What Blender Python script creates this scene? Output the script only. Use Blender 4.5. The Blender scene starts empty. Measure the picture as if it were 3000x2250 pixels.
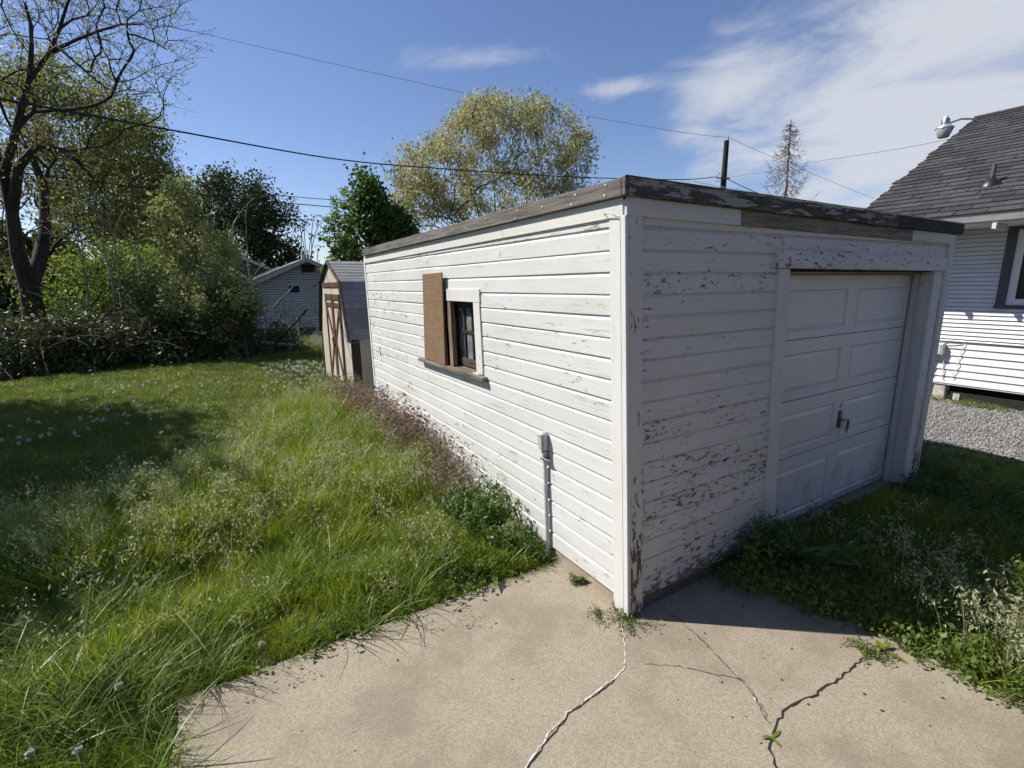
import bpy, math, random
import numpy as np
from mathutils import Matrix, Vector

sc = bpy.context.scene
C = sc.collection

# ------------------------------------------------------------------ camera
F_PX, CX, CY, PW, PH = 1424.0, 1500.0, 1125.0, 3000.0, 2250.0
_L = np.array([614 - CX, 843 - CY, F_PX]); _R = np.array([3891 - CX, 806 - CY, F_PX])
_yv = _L / np.linalg.norm(_L)
_xv = _R - np.dot(_R, _yv) * _yv; _xv /= np.linalg.norm(_xv)
_zv = np.cross(_xv, _yv)
CAM_M = np.stack([_xv, _yv, _zv], 1)                 # rows: camera right, down, forward in world axes
EYE = 2.05
_d = CAM_M.T @ np.array([1841 - CX, 1799 - CY, F_PX])
CAM = -_d * (EYE / -_d[2])                           # the garage's near corner stands at the origin

cam_d = bpy.data.cameras.new('camera')
cam_d.sensor_width = 36.0
cam_d.lens = F_PX / PW * 36.0
cam_d.clip_start = 0.05
cam_d.clip_end = 2000
cam = bpy.data.objects.new('camera', cam_d)
C.objects.link(cam)
_m = Matrix.Identity(4)
for i in range(3):
    _m[i][0] = CAM_M[0, i]; _m[i][1] = -CAM_M[1, i]; _m[i][2] = -CAM_M[2, i]; _m[i][3] = CAM[i]
cam.matrix_world = _m
sc.camera = cam

# ------------------------------------------------------------------ sky, sun, exposure
SUN_TRAVEL = Vector((1.0, -0.89, -1.45)).normalized()
SUN_EL = math.asin(-SUN_TRAVEL.z)
SUN_ROT = math.atan2(-SUN_TRAVEL.x, -SUN_TRAVEL.y)

world = bpy.data.worlds.new('World'); sc.world = world
world.use_nodes = True
wn = world.node_tree; wn.nodes.clear()
def wnode(t, **k):
    n = wn.nodes.new(t)
    for a, b in k.items(): setattr(n, a, b)
    return n
def wl(a, b): wn.links.new(a, b)
def wmath(op, a, b=None, clamp=False):
    n = wnode('ShaderNodeMath', operation=op, use_clamp=clamp)
    for i, v in enumerate((a, b)):
        if v is None: continue
        if isinstance(v, (int, float)): n.inputs[i].default_value = v
        else: wl(v, n.inputs[i])
    return n.outputs[0]
w_out = wnode('ShaderNodeOutputWorld'); w_bg = wnode('ShaderNodeBackground')
w_sky = wnode('ShaderNodeTexSky', sky_type='NISHITA', sun_disc=False)
w_sky.sun_elevation = SUN_EL; w_sky.sun_rotation = SUN_ROT
w_sky.altitude = 350; w_sky.air_density = 1.0; w_sky.dust_density = 0.35; w_sky.ozone_density = 2.2
w_tc = wnode('ShaderNodeTexCoord')
w_sep = wnode('ShaderNodeSeparateXYZ'); wl(w_tc.outputs['Generated'], w_sep.inputs[0])
zc = wmath('ADD', wmath('MAXIMUM', w_sep.outputs[2], 0.0), 0.16)
cxy = wnode('ShaderNodeCombineXYZ')
wl(wmath('DIVIDE', w_sep.outputs[0], zc), cxy.inputs[0]); wl(wmath('DIVIDE', w_sep.outputs[1], zc), cxy.inputs[1])
w_map = wnode('ShaderNodeMapping'); wl(cxy.outputs[0], w_map.inputs[0])
w_map.inputs['Rotation'].default_value = (0, 0, math.radians(62))
w_map.inputs['Scale'].default_value = (1.5, 0.62, 1)
w_map.inputs['Location'].default_value = (0.35, 0.2, 0)
w_n1 = wnode('ShaderNodeTexNoise'); wl(w_map.outputs[0], w_n1.inputs['Vector'])
w_n1.inputs['Scale'].default_value = 1.15; w_n1.inputs['Detail'].default_value = 7
w_n1.inputs['Roughness'].default_value = 0.56; w_n1.inputs['Distortion'].default_value = 0.55
# cirrus thickens towards the east (+x), as a drifting sheet does
w_mapb = wnode('ShaderNodeMapping'); wl(cxy.outputs[0], w_mapb.inputs[0])
w_n2 = wnode('ShaderNodeTexNoise'); wl(w_mapb.outputs[0], w_n2.inputs['Vector'])
w_n2.inputs['Scale'].default_value = 0.55; w_n2.inputs['Detail'].default_value = 3
sheet = wnode('ShaderNodeMapRange', interpolation_type='SMOOTHSTEP')
wl(w_sep.outputs[0], sheet.inputs['Value'])
sheet.inputs['From Min'].default_value = 0.50; sheet.inputs['From Max'].default_value = 0.98
sheet.inputs['To Min'].default_value = -0.06; sheet.inputs['To Max'].default_value = 0.25
w_az = wmath('ARCTAN2', w_sep.outputs[0], w_sep.outputs[1]); w_el = wmath('ARCSINE', w_sep.outputs[2])
def wisp(az, el, ra, re, amt, rot=0.0):
    """a streak of cirrus at a bearing and height of the real sky"""
    da = wmath('SUBTRACT', w_az, math.radians(az)); de = wmath('SUBTRACT', w_el, math.radians(el)); c, q = math.cos(rot), math.sin(rot)
    u = wmath('DIVIDE', wmath('ADD', wmath('MULTIPLY', da, c), wmath('MULTIPLY', de, q)), math.radians(ra)); v = wmath('DIVIDE', wmath('SUBTRACT', wmath('MULTIPLY', de, c), wmath('MULTIPLY', da, q)), math.radians(re))
    d2 = wmath('ADD', wmath('MULTIPLY', u, u), wmath('MULTIPLY', v, v))
    return wmath('MULTIPLY', wmath('POWER', 2.718, wmath('MULTIPLY', d2, -1.0)), amt)
w_ae = wnode('ShaderNodeCombineXYZ'); wl(w_az, w_ae.inputs[0]); wl(wmath('MULTIPLY', w_el, 2.3), w_ae.inputs[1])
w_n3 = wnode('ShaderNodeTexNoise'); wl(w_ae.outputs[0], w_n3.inputs['Vector'])
w_n3.inputs['Scale'].default_value = 5.2; w_n3.inputs['Detail'].default_value = 7; w_n3.inputs['Roughness'].default_value = 0.58; w_n3.inputs['Distortion'].default_value = 0.7
base_n = wmath('ADD', wmath('MULTIPLY', w_n1.outputs['Fac'], 0.45), wmath('MULTIPLY', w_n3.outputs['Fac'], 0.55))
cov = wmath('ADD', wmath('ADD', base_n, sheet.outputs[0]), wmath('MULTIPLY', wmath('SUBTRACT', w_n2.outputs['Fac'], 0.5), 0.2))
for a_ in ((27.5, 22.2, 9.0, 1.6, 0.20, 0.07), (43, 19.3, 5.0, 0.8, 0.16, 0.0), (2, 9.5, 3.0, 0.8, 0.20, 0.0), (53, 20, 5, 3.0, 0.17, 0.5), (66, 13, 12, 4.0, 0.12, 0.1), (74, 21, 9, 4.0, 0.12, 0.3)):
    cov = wmath('ADD', cov, wisp(*a_))
cl = wnode('ShaderNodeMapRange', interpolation_type='SMOOTHSTEP')
wl(cov, cl.inputs['Value'])
cl.inputs['From Min'].default_value = 0.54; cl.inputs['From Max'].default_value = 0.86
cl.inputs['To Min'].default_value = 0.0; cl.inputs['To Max'].default_value = 0.93
w_mix = wnode('ShaderNodeMix', data_type='RGBA')
wl(cl.outputs[0], w_mix.inputs[0])
w_hs = wnode('ShaderNodeHueSaturation'); wl(w_sky.outputs[0], w_hs.inputs['Color'])
w_hs.inputs['Saturation'].default_value = 1.05; w_hs.inputs['Value'].default_value = 1.25
w_tint = wnode('ShaderNodeMix', data_type='RGBA', blend_type='MULTIPLY'); w_tint.inputs[0].default_value = 1.0; wl(w_hs.outputs[0], w_tint.inputs[6]); w_tint.inputs[7].default_value = (1.0, 0.955, 1.07, 1)
wl(w_tint.outputs[2], w_mix.inputs[6])
w_mix.inputs[7].default_value = (6.7, 7.0, 7.7, 1)
wl(w_mix.outputs[2], w_bg.inputs[0]); w_bg.inputs[1].default_value = 0.068
wl(w_bg.outputs[0], w_out.inputs[0])

sun_d = bpy.data.lights.new('sun', 'SUN'); sun_d.energy = 5.0; sun_d.angle = math.radians(0.53)
sun_d.color = (1.0, 0.95, 0.86)
sun = bpy.data.objects.new('sun', sun_d); C.objects.link(sun)
sun.rotation_euler = SUN_TRAVEL.to_track_quat('-Z', 'Y').to_euler()
sun.location = (-8, 7, 12)

vs = sc.view_settings
vs.view_transform = 'Standard'; vs.look = 'None'; vs.exposure = 0.55; vs.gamma = 1.0; vs.use_curve_mapping = False
sc.cycles.use_adaptive_sampling = True; sc.cycles.adaptive_threshold = 0.04
sc.cycles.max_bounces = 5; sc.cycles.diffuse_bounces = 2; sc.cycles.glossy_bounces = 2
sc.cycles.transmission_bounces = 4; sc.cycles.transparent_max_bounces = 6
sc.cycles.caustics_reflective = False; sc.cycles.caustics_refractive = False

# ------------------------------------------------------------------ helpers
RNG = np.random.default_rng(7)
random.seed(7)

def ray(px, py):
    return CAM_M.T @ np.array([px - CX, py - CY, F_PX])
def at(px, py, d):
    """a point d metres (over the ground) from the camera, in the direction of a pixel"""
    r = ray(px, py); return CAM + r * (d / np.linalg.norm(r[:2]))
def base(px, d, z=0.0):
    p = at(px, 840, d); p[2] = z; return p
def ground(px, py, z=0.0):
    r = ray(px, py); return CAM + r * ((z - CAM[2]) / r[2])
def project(P):
    q = (np.atleast_2d(P) - CAM) @ CAM_M.T
    return np.stack([CX + F_PX * q[:, 0] / q[:, 2], CY + F_PX * q[:, 1] / q[:, 2], q[:, 2]], 1)

def mesh_np(name, V, Fq=None, Ft=None):
    V = np.asarray(V, np.float32).reshape(-1, 3)
    me = bpy.data.meshes.new(name)
    nq = 0 if Fq is None else len(Fq); nt_ = 0 if Ft is None else len(Ft)
    me.vertices.add(len(V)); me.vertices.foreach_set('co', V.ravel())
    loops = []
    if nq: loops.append(np.asarray(Fq, np.int32).ravel())
    if nt_: loops.append(np.asarray(Ft, np.int32).ravel())
    loops = np.concatenate(loops)
    me.loops.add(len(loops)); me.loops.foreach_set('vertex_index', loops)
    me.polygons.add(nq + nt_)
    starts = np.concatenate([np.arange(nq) * 4, nq * 4 + np.arange(nt_) * 3]).astype(np.int32)
    me.polygons.foreach_set('loop_start', starts)
    me.update(calc_edges=True)
    return me

def link(name, me, m=None, parent=None, **props):
    o = bpy.data.objects.new(name, me)
    C.objects.link(o)
    if m is not None and me is not None and not me.materials: me.materials.append(m)
    if parent is not None: o.parent = parent
    for k, v in props.items(): o[k] = v
    return o
def empty(name, loc, label, cat, group=None, rz=0):
    o = bpy.data.objects.new(name, None); C.objects.link(o)
    o.empty_display_size = 0.2; o.location = loc; o.rotation_euler = (0, 0, rz)
    o['label'] = label; o['category'] = cat
    if group: o['group'] = group
    return o

class MB:
    """collects faces for one mesh; coordinates are world (or local if shared)"""
    def __init__(self, deform=None): self.v = []; self.f = []; self.d = deform
    def add(self, V, Fc):
        n = len(self.v)
        self.v += [tuple(map(float, p)) for p in V]; self.f += [tuple(i + n for i in q) for q in Fc]; return self
    def box(self, x0, x1, y0, y1, z0, z1):
        V = [(x, y, z) for z in (z0, z1) for y in (y0, y1) for x in (x0, x1)]
        return self.add(V, [(0, 2, 3, 1), (4, 5, 7, 6), (0, 1, 5, 4), (2, 6, 7, 3), (0, 4, 6, 2), (1, 3, 7, 5)])
    def hexa(self, b, t):
        """b, t: four bottom and four top corners, same order counter-clockwise from above"""
        return self.add(list(b) + list(t), [(3, 2, 1, 0), (4, 5, 6, 7), (0, 1, 5, 4), (1, 2, 6, 5), (2, 3, 7, 6), (3, 0, 4, 7)])
    def extrude(self, prof, a, b, fn):
        """closed 2-D profile swept from a to b; fn(p, s) -> xyz"""
        n = len(prof)
        V = [fn(p, a) for p in prof] + [fn(p, b) for p in prof]
        Fc = [(i, (i + 1) % n, n + (i + 1) % n, n + i) for i in range(n)]
        Fc += [tuple(range(n - 1, -1, -1)), tuple(range(n, 2 * n))]
        return self.add(V, Fc)
    def tube(self, pts, r, sides=6, caps=True):
        pts = [Vector(p) for p in pts]; n = len(pts)
        rs = r if isinstance(r, (list, tuple)) else [r] * n
        V = []; Fc = []; ref = Vector((0, 0, 1))
        for i, p in enumerate(pts):
            t = (pts[min(i + 1, n - 1)] - pts[max(i - 1, 0)]).normalized()
            if abs(t.dot(ref)) > 0.95: ref = Vector((1, 0, 0))
            u = t.cross(ref).normalized(); w = u.cross(t)
            ref = w if abs(w.z) > 0.05 else ref
            for k in range(sides):
                a = 2 * math.pi * k / sides
                V.append(p + (u * math.cos(a) + w * math.sin(a)) * rs[i])
        for i in range(n - 1):
            for k in range(sides):
                k2 = (k + 1) % sides
                Fc.append((i * sides + k, i * sides + k2, (i + 1) * sides + k2, (i + 1) * sides + k))
        if caps:
            Fc.append(tuple(range(sides - 1, -1, -1))); Fc.append(tuple((n - 1) * sides + k for k in range(sides)))
        return self.add(V, Fc)
    def lathe(self, prof, c, sides=12, axis=None):
        """prof: (radius, height); axis: optional 3x3 matrix"""
        V = []; Fc = []; n = len(prof)
        for (r, h) in prof:
            for k in range(sides):
                a = 2 * math.pi * k / sides
                p = Vector((r * math.cos(a), r * math.sin(a), h))
                if axis is not None: p = axis @ p
                V.append(p + Vector(c))
        for i in range(n - 1):
            for k in range(sides):
                k2 = (k + 1) % sides
                Fc.append((i * sides + k, i * sides + k2, (i + 1) * sides + k2, (i + 1) * sides + k))
        Fc.append(tuple(range(sides - 1, -1, -1))); Fc.append(tuple((n - 1) * sides + k for k in range(sides)))
        return self.add(V, Fc)
    def build(self, name, m, parent=None, smooth=False, bevel=0.0, **props):
        V = self.v if self.d is None else [tuple(self.d(p)) for p in self.v]
        me = bpy.data.meshes.new(name); me.from_pydata(V, [], self.f); me.update()
        o = link(name, me, m, parent, **props)
        if smooth:
            me.polygons.foreach_set('use_smooth', [True] * len(me.polygons))
            me.set_sharp_from_angle(angle=math.radians(50))
        if bevel:
            b = o.modifiers.new('bevel', 'BEVEL'); b.width = bevel; b.segments = 1; b.limit_method = 'ANGLE'
        return o

# ------------------------------------------------------------------ materials
class MT:
    def __init__(self, name, rough=0.8, spec=0.3):
        self.m = bpy.data.materials.new(name); self.m.use_nodes = True
        self.nt = self.m.node_tree; self.b = self.nt.nodes['Principled BSDF']
        self.b.inputs['Roughness'].default_value = rough
        self.b.inputs['Specular IOR Level'].default_value = spec
    def n(self, t, **k):
        nd = self.nt.nodes.new(t)
        for a, b in k.items(): setattr(nd, a, b)
        return nd
    def l(self, a, b): self.nt.links.new(a, b)
    def pos(self, scale=(1, 1, 1), rot=(0, 0, 0), coord='Position', loc=(0, 0, 0)):
        if coord == 'Position': src = self.n('ShaderNodeNewGeometry').outputs['Position']
        else: src = self.n('ShaderNodeTexCoord').outputs[coord]
        mp = self.n('ShaderNodeMapping'); self.l(src, mp.inputs[0])
        mp.inputs['Scale'].default_value = scale; mp.inputs['Rotation'].default_value = rot; mp.inputs['Location'].default_value = loc
        return mp.outputs[0]
    def noise(self, vec, scale, detail=4, rough=0.55, dist=0.0):
        nd = self.n('ShaderNodeTexNoise'); self.l(vec, nd.inputs['Vector'])
        nd.inputs['Scale'].default_value = scale; nd.inputs['Detail'].default_value = detail
        nd.inputs['Roughness'].default_value = rough; nd.inputs['Distortion'].default_value = dist
        return nd.outputs['Fac']
    def math(self, op, a, b=None, c=None, clamp=False):
        nd = self.n('ShaderNodeMath', operation=op, use_clamp=clamp)
        for i, v in enumerate((a, b, c)):
            if v is None: continue
            if isinstance(v, (int, float)): nd.inputs[i].default_value = v
            else: self.l(v, nd.inputs[i])
        return nd.outputs[0]
    def rng(self, v, a, b, c=0.0, d=1.0, smooth=True):
        nd = self.n('ShaderNodeMapRange', interpolation_type='SMOOTHSTEP' if smooth else 'LINEAR'); self.l(v, nd.inputs['Value'])
        for k, x in zip(('From Min', 'From Max', 'To Min', 'To Max'), (a, b, c, d)): nd.inputs[k].default_value = x
        return nd.outputs[0]
    def mix(self, fac, a, b, mode='MIX'):
        nd = self.n('ShaderNodeMix', data_type='RGBA', blend_type=mode)
        if isinstance(fac, (int, float)): nd.inputs[0].default_value = fac
        else: self.l(fac, nd.inputs[0])
        for s, v in ((6, a), (7, b)):
            if isinstance(v, tuple): nd.inputs[s].default_value = (*v[:3], 1)
            else: self.l(v, nd.inputs[s])
        return nd.outputs[2]
    def sep(self, i):
        s = self.n('ShaderNodeSeparateXYZ'); self.l(self.n('ShaderNodeNewGeometry').outputs['Position'], s.inputs[0]); return s.outputs[i]
    def objrand(self): return self.n('ShaderNodeObjectInfo').outputs['Random']
    def color(self, c):
        if isinstance(c, tuple): self.b.inputs['Base Color'].default_value = (*c[:3], 1)
        else: self.l(c, self.b.inputs['Base Color'])
    def bump(self, h, dist, strength=1.0):
        nd = self.n('ShaderNodeBump'); self.l(h, nd.inputs['Height'])
        nd.inputs['Distance'].default_value = dist; nd.inputs['Strength'].default_value = strength
        self.l(nd.outputs[0], self.b.inputs['Normal'])

def plain(name, col, rough=0.7, spec=0.3, metal=0.0, var=0.12, scale=6.0):
    t = MT(name, rough, spec); t.b.inputs['Metallic'].default_value = metal
    p = t.pos()
    f = t.noise(p, scale, 5, 0.6)
    a = tuple(x * (1 - var) for x in col); b = tuple(min(1, x * (1 + var)) for x in col)
    t.color(t.mix(t.rng(f, 0.3, 0.7), a, b))
    return t.m

def peel(name, axis, white, wood, thr, patch=0.35, zt=None, xt=None, scale=9.0, flake=0.03, seed=0.0, rand=0.06, bump=0.0025, crk=0.22, big=0.0):
    """weathered white paint over bare grey wood; axis = grain direction"""
    t = MT(name, 0.62, 0.3)
    st = {'x': (0.36, 1, 1), 'y': (1, 0.36, 1), 'z': (1, 1, 0.36)}[axis]
    gt = {'x': (0.05, 1, 1), 'y': (1, 0.05, 1), 'z': (1, 1, 0.05)}[axis]
    p = t.pos(st, loc=(seed, seed * 1.7, seed * .3)); g = t.pos(gt, loc=(seed, 0, seed))
    n1 = t.noise(p, scale * 2.6, 5, 0.66, 0.5)
    n2 = t.noise(t.pos(tuple(0.5 + 0.5 * s for s in st), loc=(seed * 2.1, seed, 3)), 1.9, 3, 0.5)
    grain = t.noise(g, 55.0, 4, 0.6)
    v = t.math('ADD', n1, t.math('MULTIPLY', t.math('SUBTRACT', n2, 0.5), patch))
    v = t.math('ADD', v, t.math('MULTIPLY', t.math('SUBTRACT', grain, 0.5), 0.12))
    v = t.math('ADD', v, t.math('MULTIPLY', t.math('SUBTRACT', t.objrand(), 0.5), rand))
    if big: v = t.math('ADD', v, t.math('MULTIPLY', t.math('SUBTRACT', t.noise(p, scale * .75, 4, 0.6, 0.4), 0.5), big))
    for z_ in (zt or ()): v = t.math('ADD', v, t.rng(t.sep(2), *z_))
    if xt: v = t.math('ADD', v, t.rng(t.sep(xt[0]), *xt[1:]))
    mask = t.rng(v, thr, thr + flake)
    dirt = t.rng(t.noise(t.pos(st), 3.0, 5, 0.6), 0.35, 0.75)
    crack = t.math('MULTIPLY', t.rng(grain, 0.57, 0.70), t.rng(t.noise(p, scale * 1.3, 3, .6), .38, .62))
    wcol = t.mix(dirt, white, tuple(x * y for x, y in zip(white, (0.90, 0.89, 0.86))))
    wcol = t.mix(t.math('MULTIPLY', crack, crk), wcol, tuple(x * 0.55 for x in white))
    halo = t.rng(v, thr - 0.07, thr)
    wcol = t.mix(t.math('MULTIPLY', halo, 0.25), wcol, tuple(x * y for x, y in zip(white, (0.80, 0.74, 0.64))))
    dcol = t.mix(t.rng(grain, 0.3, 0.7), tuple(x * 0.65 for x in wood), tuple(x * 1.35 for x in wood))
    t.color(t.mix(mask, wcol, dcol))
    h = t.math('SUBTRACT', t.math('MULTIPLY', grain, 0.45), mask)
    t.bump(h, bump)
    return t.m

def wood(name, axis, dark, light, white=None, white_thr=0.62, scale=8.0, rough=0.85, seed=0.0):
    t = MT(name, rough, 0.2)
    gt = {'x': (0.06, 1, 1), 'y': (1, 0.06, 1), 'z': (1, 1, 0.06)}[axis]
    st = {'x': (0.2, 1, 1), 'y': (1, 0.2, 1), 'z': (1, 1, 0.2)}[axis]
    grain = t.noise(t.pos(gt, loc=(seed, seed, seed)), 42, 6, 0.65, 0.4)
    big = t.noise(t.pos(st, loc=(seed, seed, 0)), scale * 0.6, 5, 0.6)
    k = t.math('ADD', t.math('MULTIPLY', grain, 0.55), t.math('MULTIPLY', big, 0.55))
    c = t.mix(t.rng(k, 0.36, 0.72), dark, light)
    if white:
        n = t.noise(t.pos(st, loc=(seed + 4, seed, 1)), scale * 1.6, 8, 0.68, 0.4)
        n = t.math('ADD', n, t.math('MULTIPLY', t.math('SUBTRACT', grain, 0.5), 0.3))
        c = t.mix(t.rng(n, white_thr, white_thr + 0.05), c, white)
    t.color(c); t.bump(grain, 0.004)
    return t.m

def leafmat(name, c1, c2, trans=0.4, rough=0.55, dark=0.0, pos_scale=0.6, c3=None, spec=0.35):
    t = MT(name, rough, spec)
    rnd = t.n('ShaderNodeNewGeometry').outputs['Random Per Island']
    patch = t.noise(t.pos(), pos_scale, 3, 0.5)
    k = t.math('ADD', t.math('MULTIPLY', rnd, 0.6), t.math('MULTIPLY', t.rng(patch, 0.3, 0.7), 0.4))
    c = t.mix(k, c1, c2)
    if c3: c = t.mix(t.rng(t.noise(t.pos(loc=(9, 3, 1)), pos_scale * 2.3, 3, 0.6), 0.55, 0.7), c, c3)
    t.color(c)
    tr = t.n('ShaderNodeBsdfTranslucent'); t.l(c, tr.inputs['Color'])
    mx = t.n('ShaderNodeMixShader'); mx.inputs[0].default_value = trans
    t.l(t.b.outputs[0], mx.inputs[1]); t.l(tr.outputs[0], mx.inputs[2])
    t.l(mx.outputs[0], t.nt.nodes['Material Output'].inputs['Surface'])
    return t.m

WHITE = (0.76, 0.755, 0.735); BARE = (0.15, 0.125, 0.108)
M = {}
M['side_paint'] = peel('left_wall_paint', 'y', (0.595, 0.60, 0.59), (0.30, 0.29, 0.20), 0.64, 0.30, scale=9.5, flake=0.06, seed=2.3, bump=0.003, crk=.62, big=.16, zt=((0.05, 0.45, 0.045, 0.0),), xt=(1, 3.4, 5.4, 0.0, 0.05))
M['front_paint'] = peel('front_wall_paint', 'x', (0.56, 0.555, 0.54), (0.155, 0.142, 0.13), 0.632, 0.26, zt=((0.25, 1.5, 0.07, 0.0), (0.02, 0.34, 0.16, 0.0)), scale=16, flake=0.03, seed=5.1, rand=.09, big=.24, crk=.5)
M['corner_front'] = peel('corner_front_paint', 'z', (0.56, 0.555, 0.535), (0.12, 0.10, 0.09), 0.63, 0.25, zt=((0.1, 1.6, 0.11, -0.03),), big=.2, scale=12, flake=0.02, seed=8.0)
M['corner_side'] = peel('corner_side_paint', 'z', (0.62, 0.615, 0.595), (0.30, 0.25, 0.19), 0.72, 0.2, zt=((0.0, 0.25, 0.1, 0.0),), scale=12, flake=0.03, seed=1.2, bump=0.004)
M['casing'] = peel('door_casing_paint', 'z', (0.56, 0.555, 0.535), (0.17, 0.14, 0.115), 0.70, 0.25, zt=((0.2, 1.2, 0.06, 0.0),), scale=9, flake=0.03, seed=3.3)
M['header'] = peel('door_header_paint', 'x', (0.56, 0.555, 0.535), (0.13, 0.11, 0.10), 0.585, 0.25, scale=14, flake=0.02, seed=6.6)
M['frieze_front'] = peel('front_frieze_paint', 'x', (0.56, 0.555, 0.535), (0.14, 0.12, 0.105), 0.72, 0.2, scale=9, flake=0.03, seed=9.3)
M['frieze_side'] = peel('side_frieze_paint', 'y', (0.62, 0.61, 0.58), (0.30, 0.28, 0.20), 0.74, 0.2, scale=9, flake=0.03, seed=4.4)
M['win_trim'] = peel('window_trim_paint', 'z', (0.62, 0.61, 0.585), (0.22, 0.17, 0.10), 0.68, 0.3, scale=12, flake=0.02, seed=7.7)
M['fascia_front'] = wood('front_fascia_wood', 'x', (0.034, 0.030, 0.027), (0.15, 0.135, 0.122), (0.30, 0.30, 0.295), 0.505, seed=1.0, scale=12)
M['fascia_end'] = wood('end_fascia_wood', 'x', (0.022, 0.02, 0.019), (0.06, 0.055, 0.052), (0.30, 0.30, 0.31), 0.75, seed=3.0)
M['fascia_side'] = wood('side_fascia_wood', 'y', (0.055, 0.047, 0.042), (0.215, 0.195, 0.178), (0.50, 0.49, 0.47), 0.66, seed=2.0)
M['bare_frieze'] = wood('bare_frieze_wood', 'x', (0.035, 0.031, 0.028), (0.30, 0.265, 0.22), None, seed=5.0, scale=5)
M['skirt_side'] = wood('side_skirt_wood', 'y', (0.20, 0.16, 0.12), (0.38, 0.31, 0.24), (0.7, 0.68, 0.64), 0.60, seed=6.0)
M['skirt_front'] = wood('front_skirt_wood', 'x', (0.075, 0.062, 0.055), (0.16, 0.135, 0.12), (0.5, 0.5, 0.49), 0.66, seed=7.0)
M['sill'] = wood('window_sill_wood', 'y', (0.075, 0.062, 0.05), (0.25, 0.215, 0.17), (0.58, 0.62, 0.55), 0.60, seed=8.0)
M['jamb_wood'] = wood('window_jamb_wood', 'z', (0.11, 0.075, 0.05), (0.34, 0.26, 0.18), (0.6, 0.56, 0.5), 0.66, seed=9.0)
M['sash'] = wood('window_sash_wood', 'z', (0.010, 0.008, 0.007), (0.04, 0.030, 0.024), None, seed=11.0)
M['sash_rail'] = wood('window_rail_wood', 'y', (0.03, 0.02, 0.015), (0.11, 0.075, 0.055), None, seed=12.0)
M['inside'] = plain('garage_interior', (0.05, 0.045, 0.04), 0.9)
M['roofing'] = plain('roll_roofing', (0.09, 0.09, 0.09), 0.95, scale=30, var=.3)
M['metal_grey'] = plain('painted_grey_metal', (0.42, 0.44, 0.44), 0.5, 0.4, 0.0)
M['steel'] = plain('weathered_steel', (0.33, 0.33, 0.34), 0.35, 0.5, 0.9)
M['black_metal'] = plain('black_metal', (0.02, 0.02, 0.022), 0.4, 0.5, 0.3)
def _door():
    t = MT('door_paint', 0.45, 0.4)
    n = t.noise(t.pos((1, 1, 1)), 5, 5, .6); z = t.rng(t.sep(2), 0.1, 0.55, 1.0, 0.0)
    c = t.mix(t.rng(n, .3, .75), (0.585, 0.585, 0.60), (0.54, 0.54, 0.55))
    c = t.mix(t.math('MULTIPLY', z, t.rng(n, .45, .65)), c, (0.40, 0.385, 0.36))
    t.color(c); t.bump(t.noise(t.pos((1, 1, 14)), 90, 2, .5), 0.0003); return t.m
M['door'] = _door()
def _ply():
    t = MT('plywood', 0.8, 0.2)
    w = t.n('ShaderNodeTexWave', wave_type='BANDS', bands_direction='Z'); t.l(t.pos((1, 0.55, 1)), w.inputs['Vector'])
    w.inputs['Scale'].default_value = 8.5; w.inputs['Distortion'].default_value = 22; w.inputs['Detail'].default_value = 4
    w.inputs['Detail Scale'].default_value = 1.1
    n = t.noise(t.pos(), 5, 5, .6)
    c = t.mix(t.rng(w.outputs['Fac'], 0.2, 0.9), (0.175, 0.118, 0.072), (0.235, 0.162, 0.104))
    c = t.mix(t.rng(n, .4, .7), c, (0.20, 0.12, 0.066))
    t.color(c); t.bump(w.outputs['Fac'], 0.001); return t.m
M['plywood'] = _ply()
def _glass(name, col=(0.05, 0.06, 0.07), a=0.55, dust=(0.30, 0.34, 0.37)):
    t = MT(name, 0.08, 0.6)
    n = t.rng(t.noise(t.pos(), 9, 4, .6), .3, .7)
    t.color(t.mix(n, col, dust)); t.b.inputs['Roughness'].default_value = 0.12
    t.l(t.rng(n, 0, 1, a - .12, a + .12), t.b.inputs['Alpha'])
    return t.m
M['glass_dusty'] = _glass('dusty_window_glass', (0.13, 0.155, 0.17), 0.84, (0.24, 0.27, 0.28))
M['glass_dark'] = _glass('dark_window_glass', (0.02, 0.02, 0.022), 0.85, (0.03, 0.03, 0.032))
def _concrete():
    t = MT('patio_concrete', 0.88, 0.25)
    p = t.pos()
    vor = t.n('ShaderNodeTexVoronoi', feature='F1'); t.l(p, vor.inputs['Vector']); vor.inputs['Scale'].default_value = 140
    sep = t.n('ShaderNodeSeparateColor'); t.l(vor.outputs['Color'], sep.inputs[0])
    fine = t.noise(p, 170, 3, .6); big = t.noise(p, 1.6, 6, .65); mid = t.noise(p, 11, 4, .6)
    c = t.mix(sep.outputs[0], (0.232, 0.198, 0.147), (0.342, 0.298, 0.228))
    c = t.mix(t.math('MULTIPLY', t.rng(fine, .55, .75), .6), c, (0.13, 0.11, 0.085))
    c = t.mix(t.math('MULTIPLY', t.rng(big, .42, .66), .55), c, (0.165, 0.135, 0.10))
    c = t.mix(t.math('MULTIPLY', t.rng(mid, .58, .78), .4), c, (0.29, 0.25, 0.20))
    c = t.mix(t.math('MULTIPLY', t.rng(t.noise(p, 4.2, 2, .5), .70, .76), .5), c, (0.26, 0.16, 0.085))
    t.color(c)
    t.bump(t.math('ADD', t.math('MULTIPLY', sep.outputs[0], .6), fine), 0.0013); return t.m
M['concrete'] = _concrete()
M['crack'] = plain('crack_dark', (0.025, 0.021, 0.018), 0.95)
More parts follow.
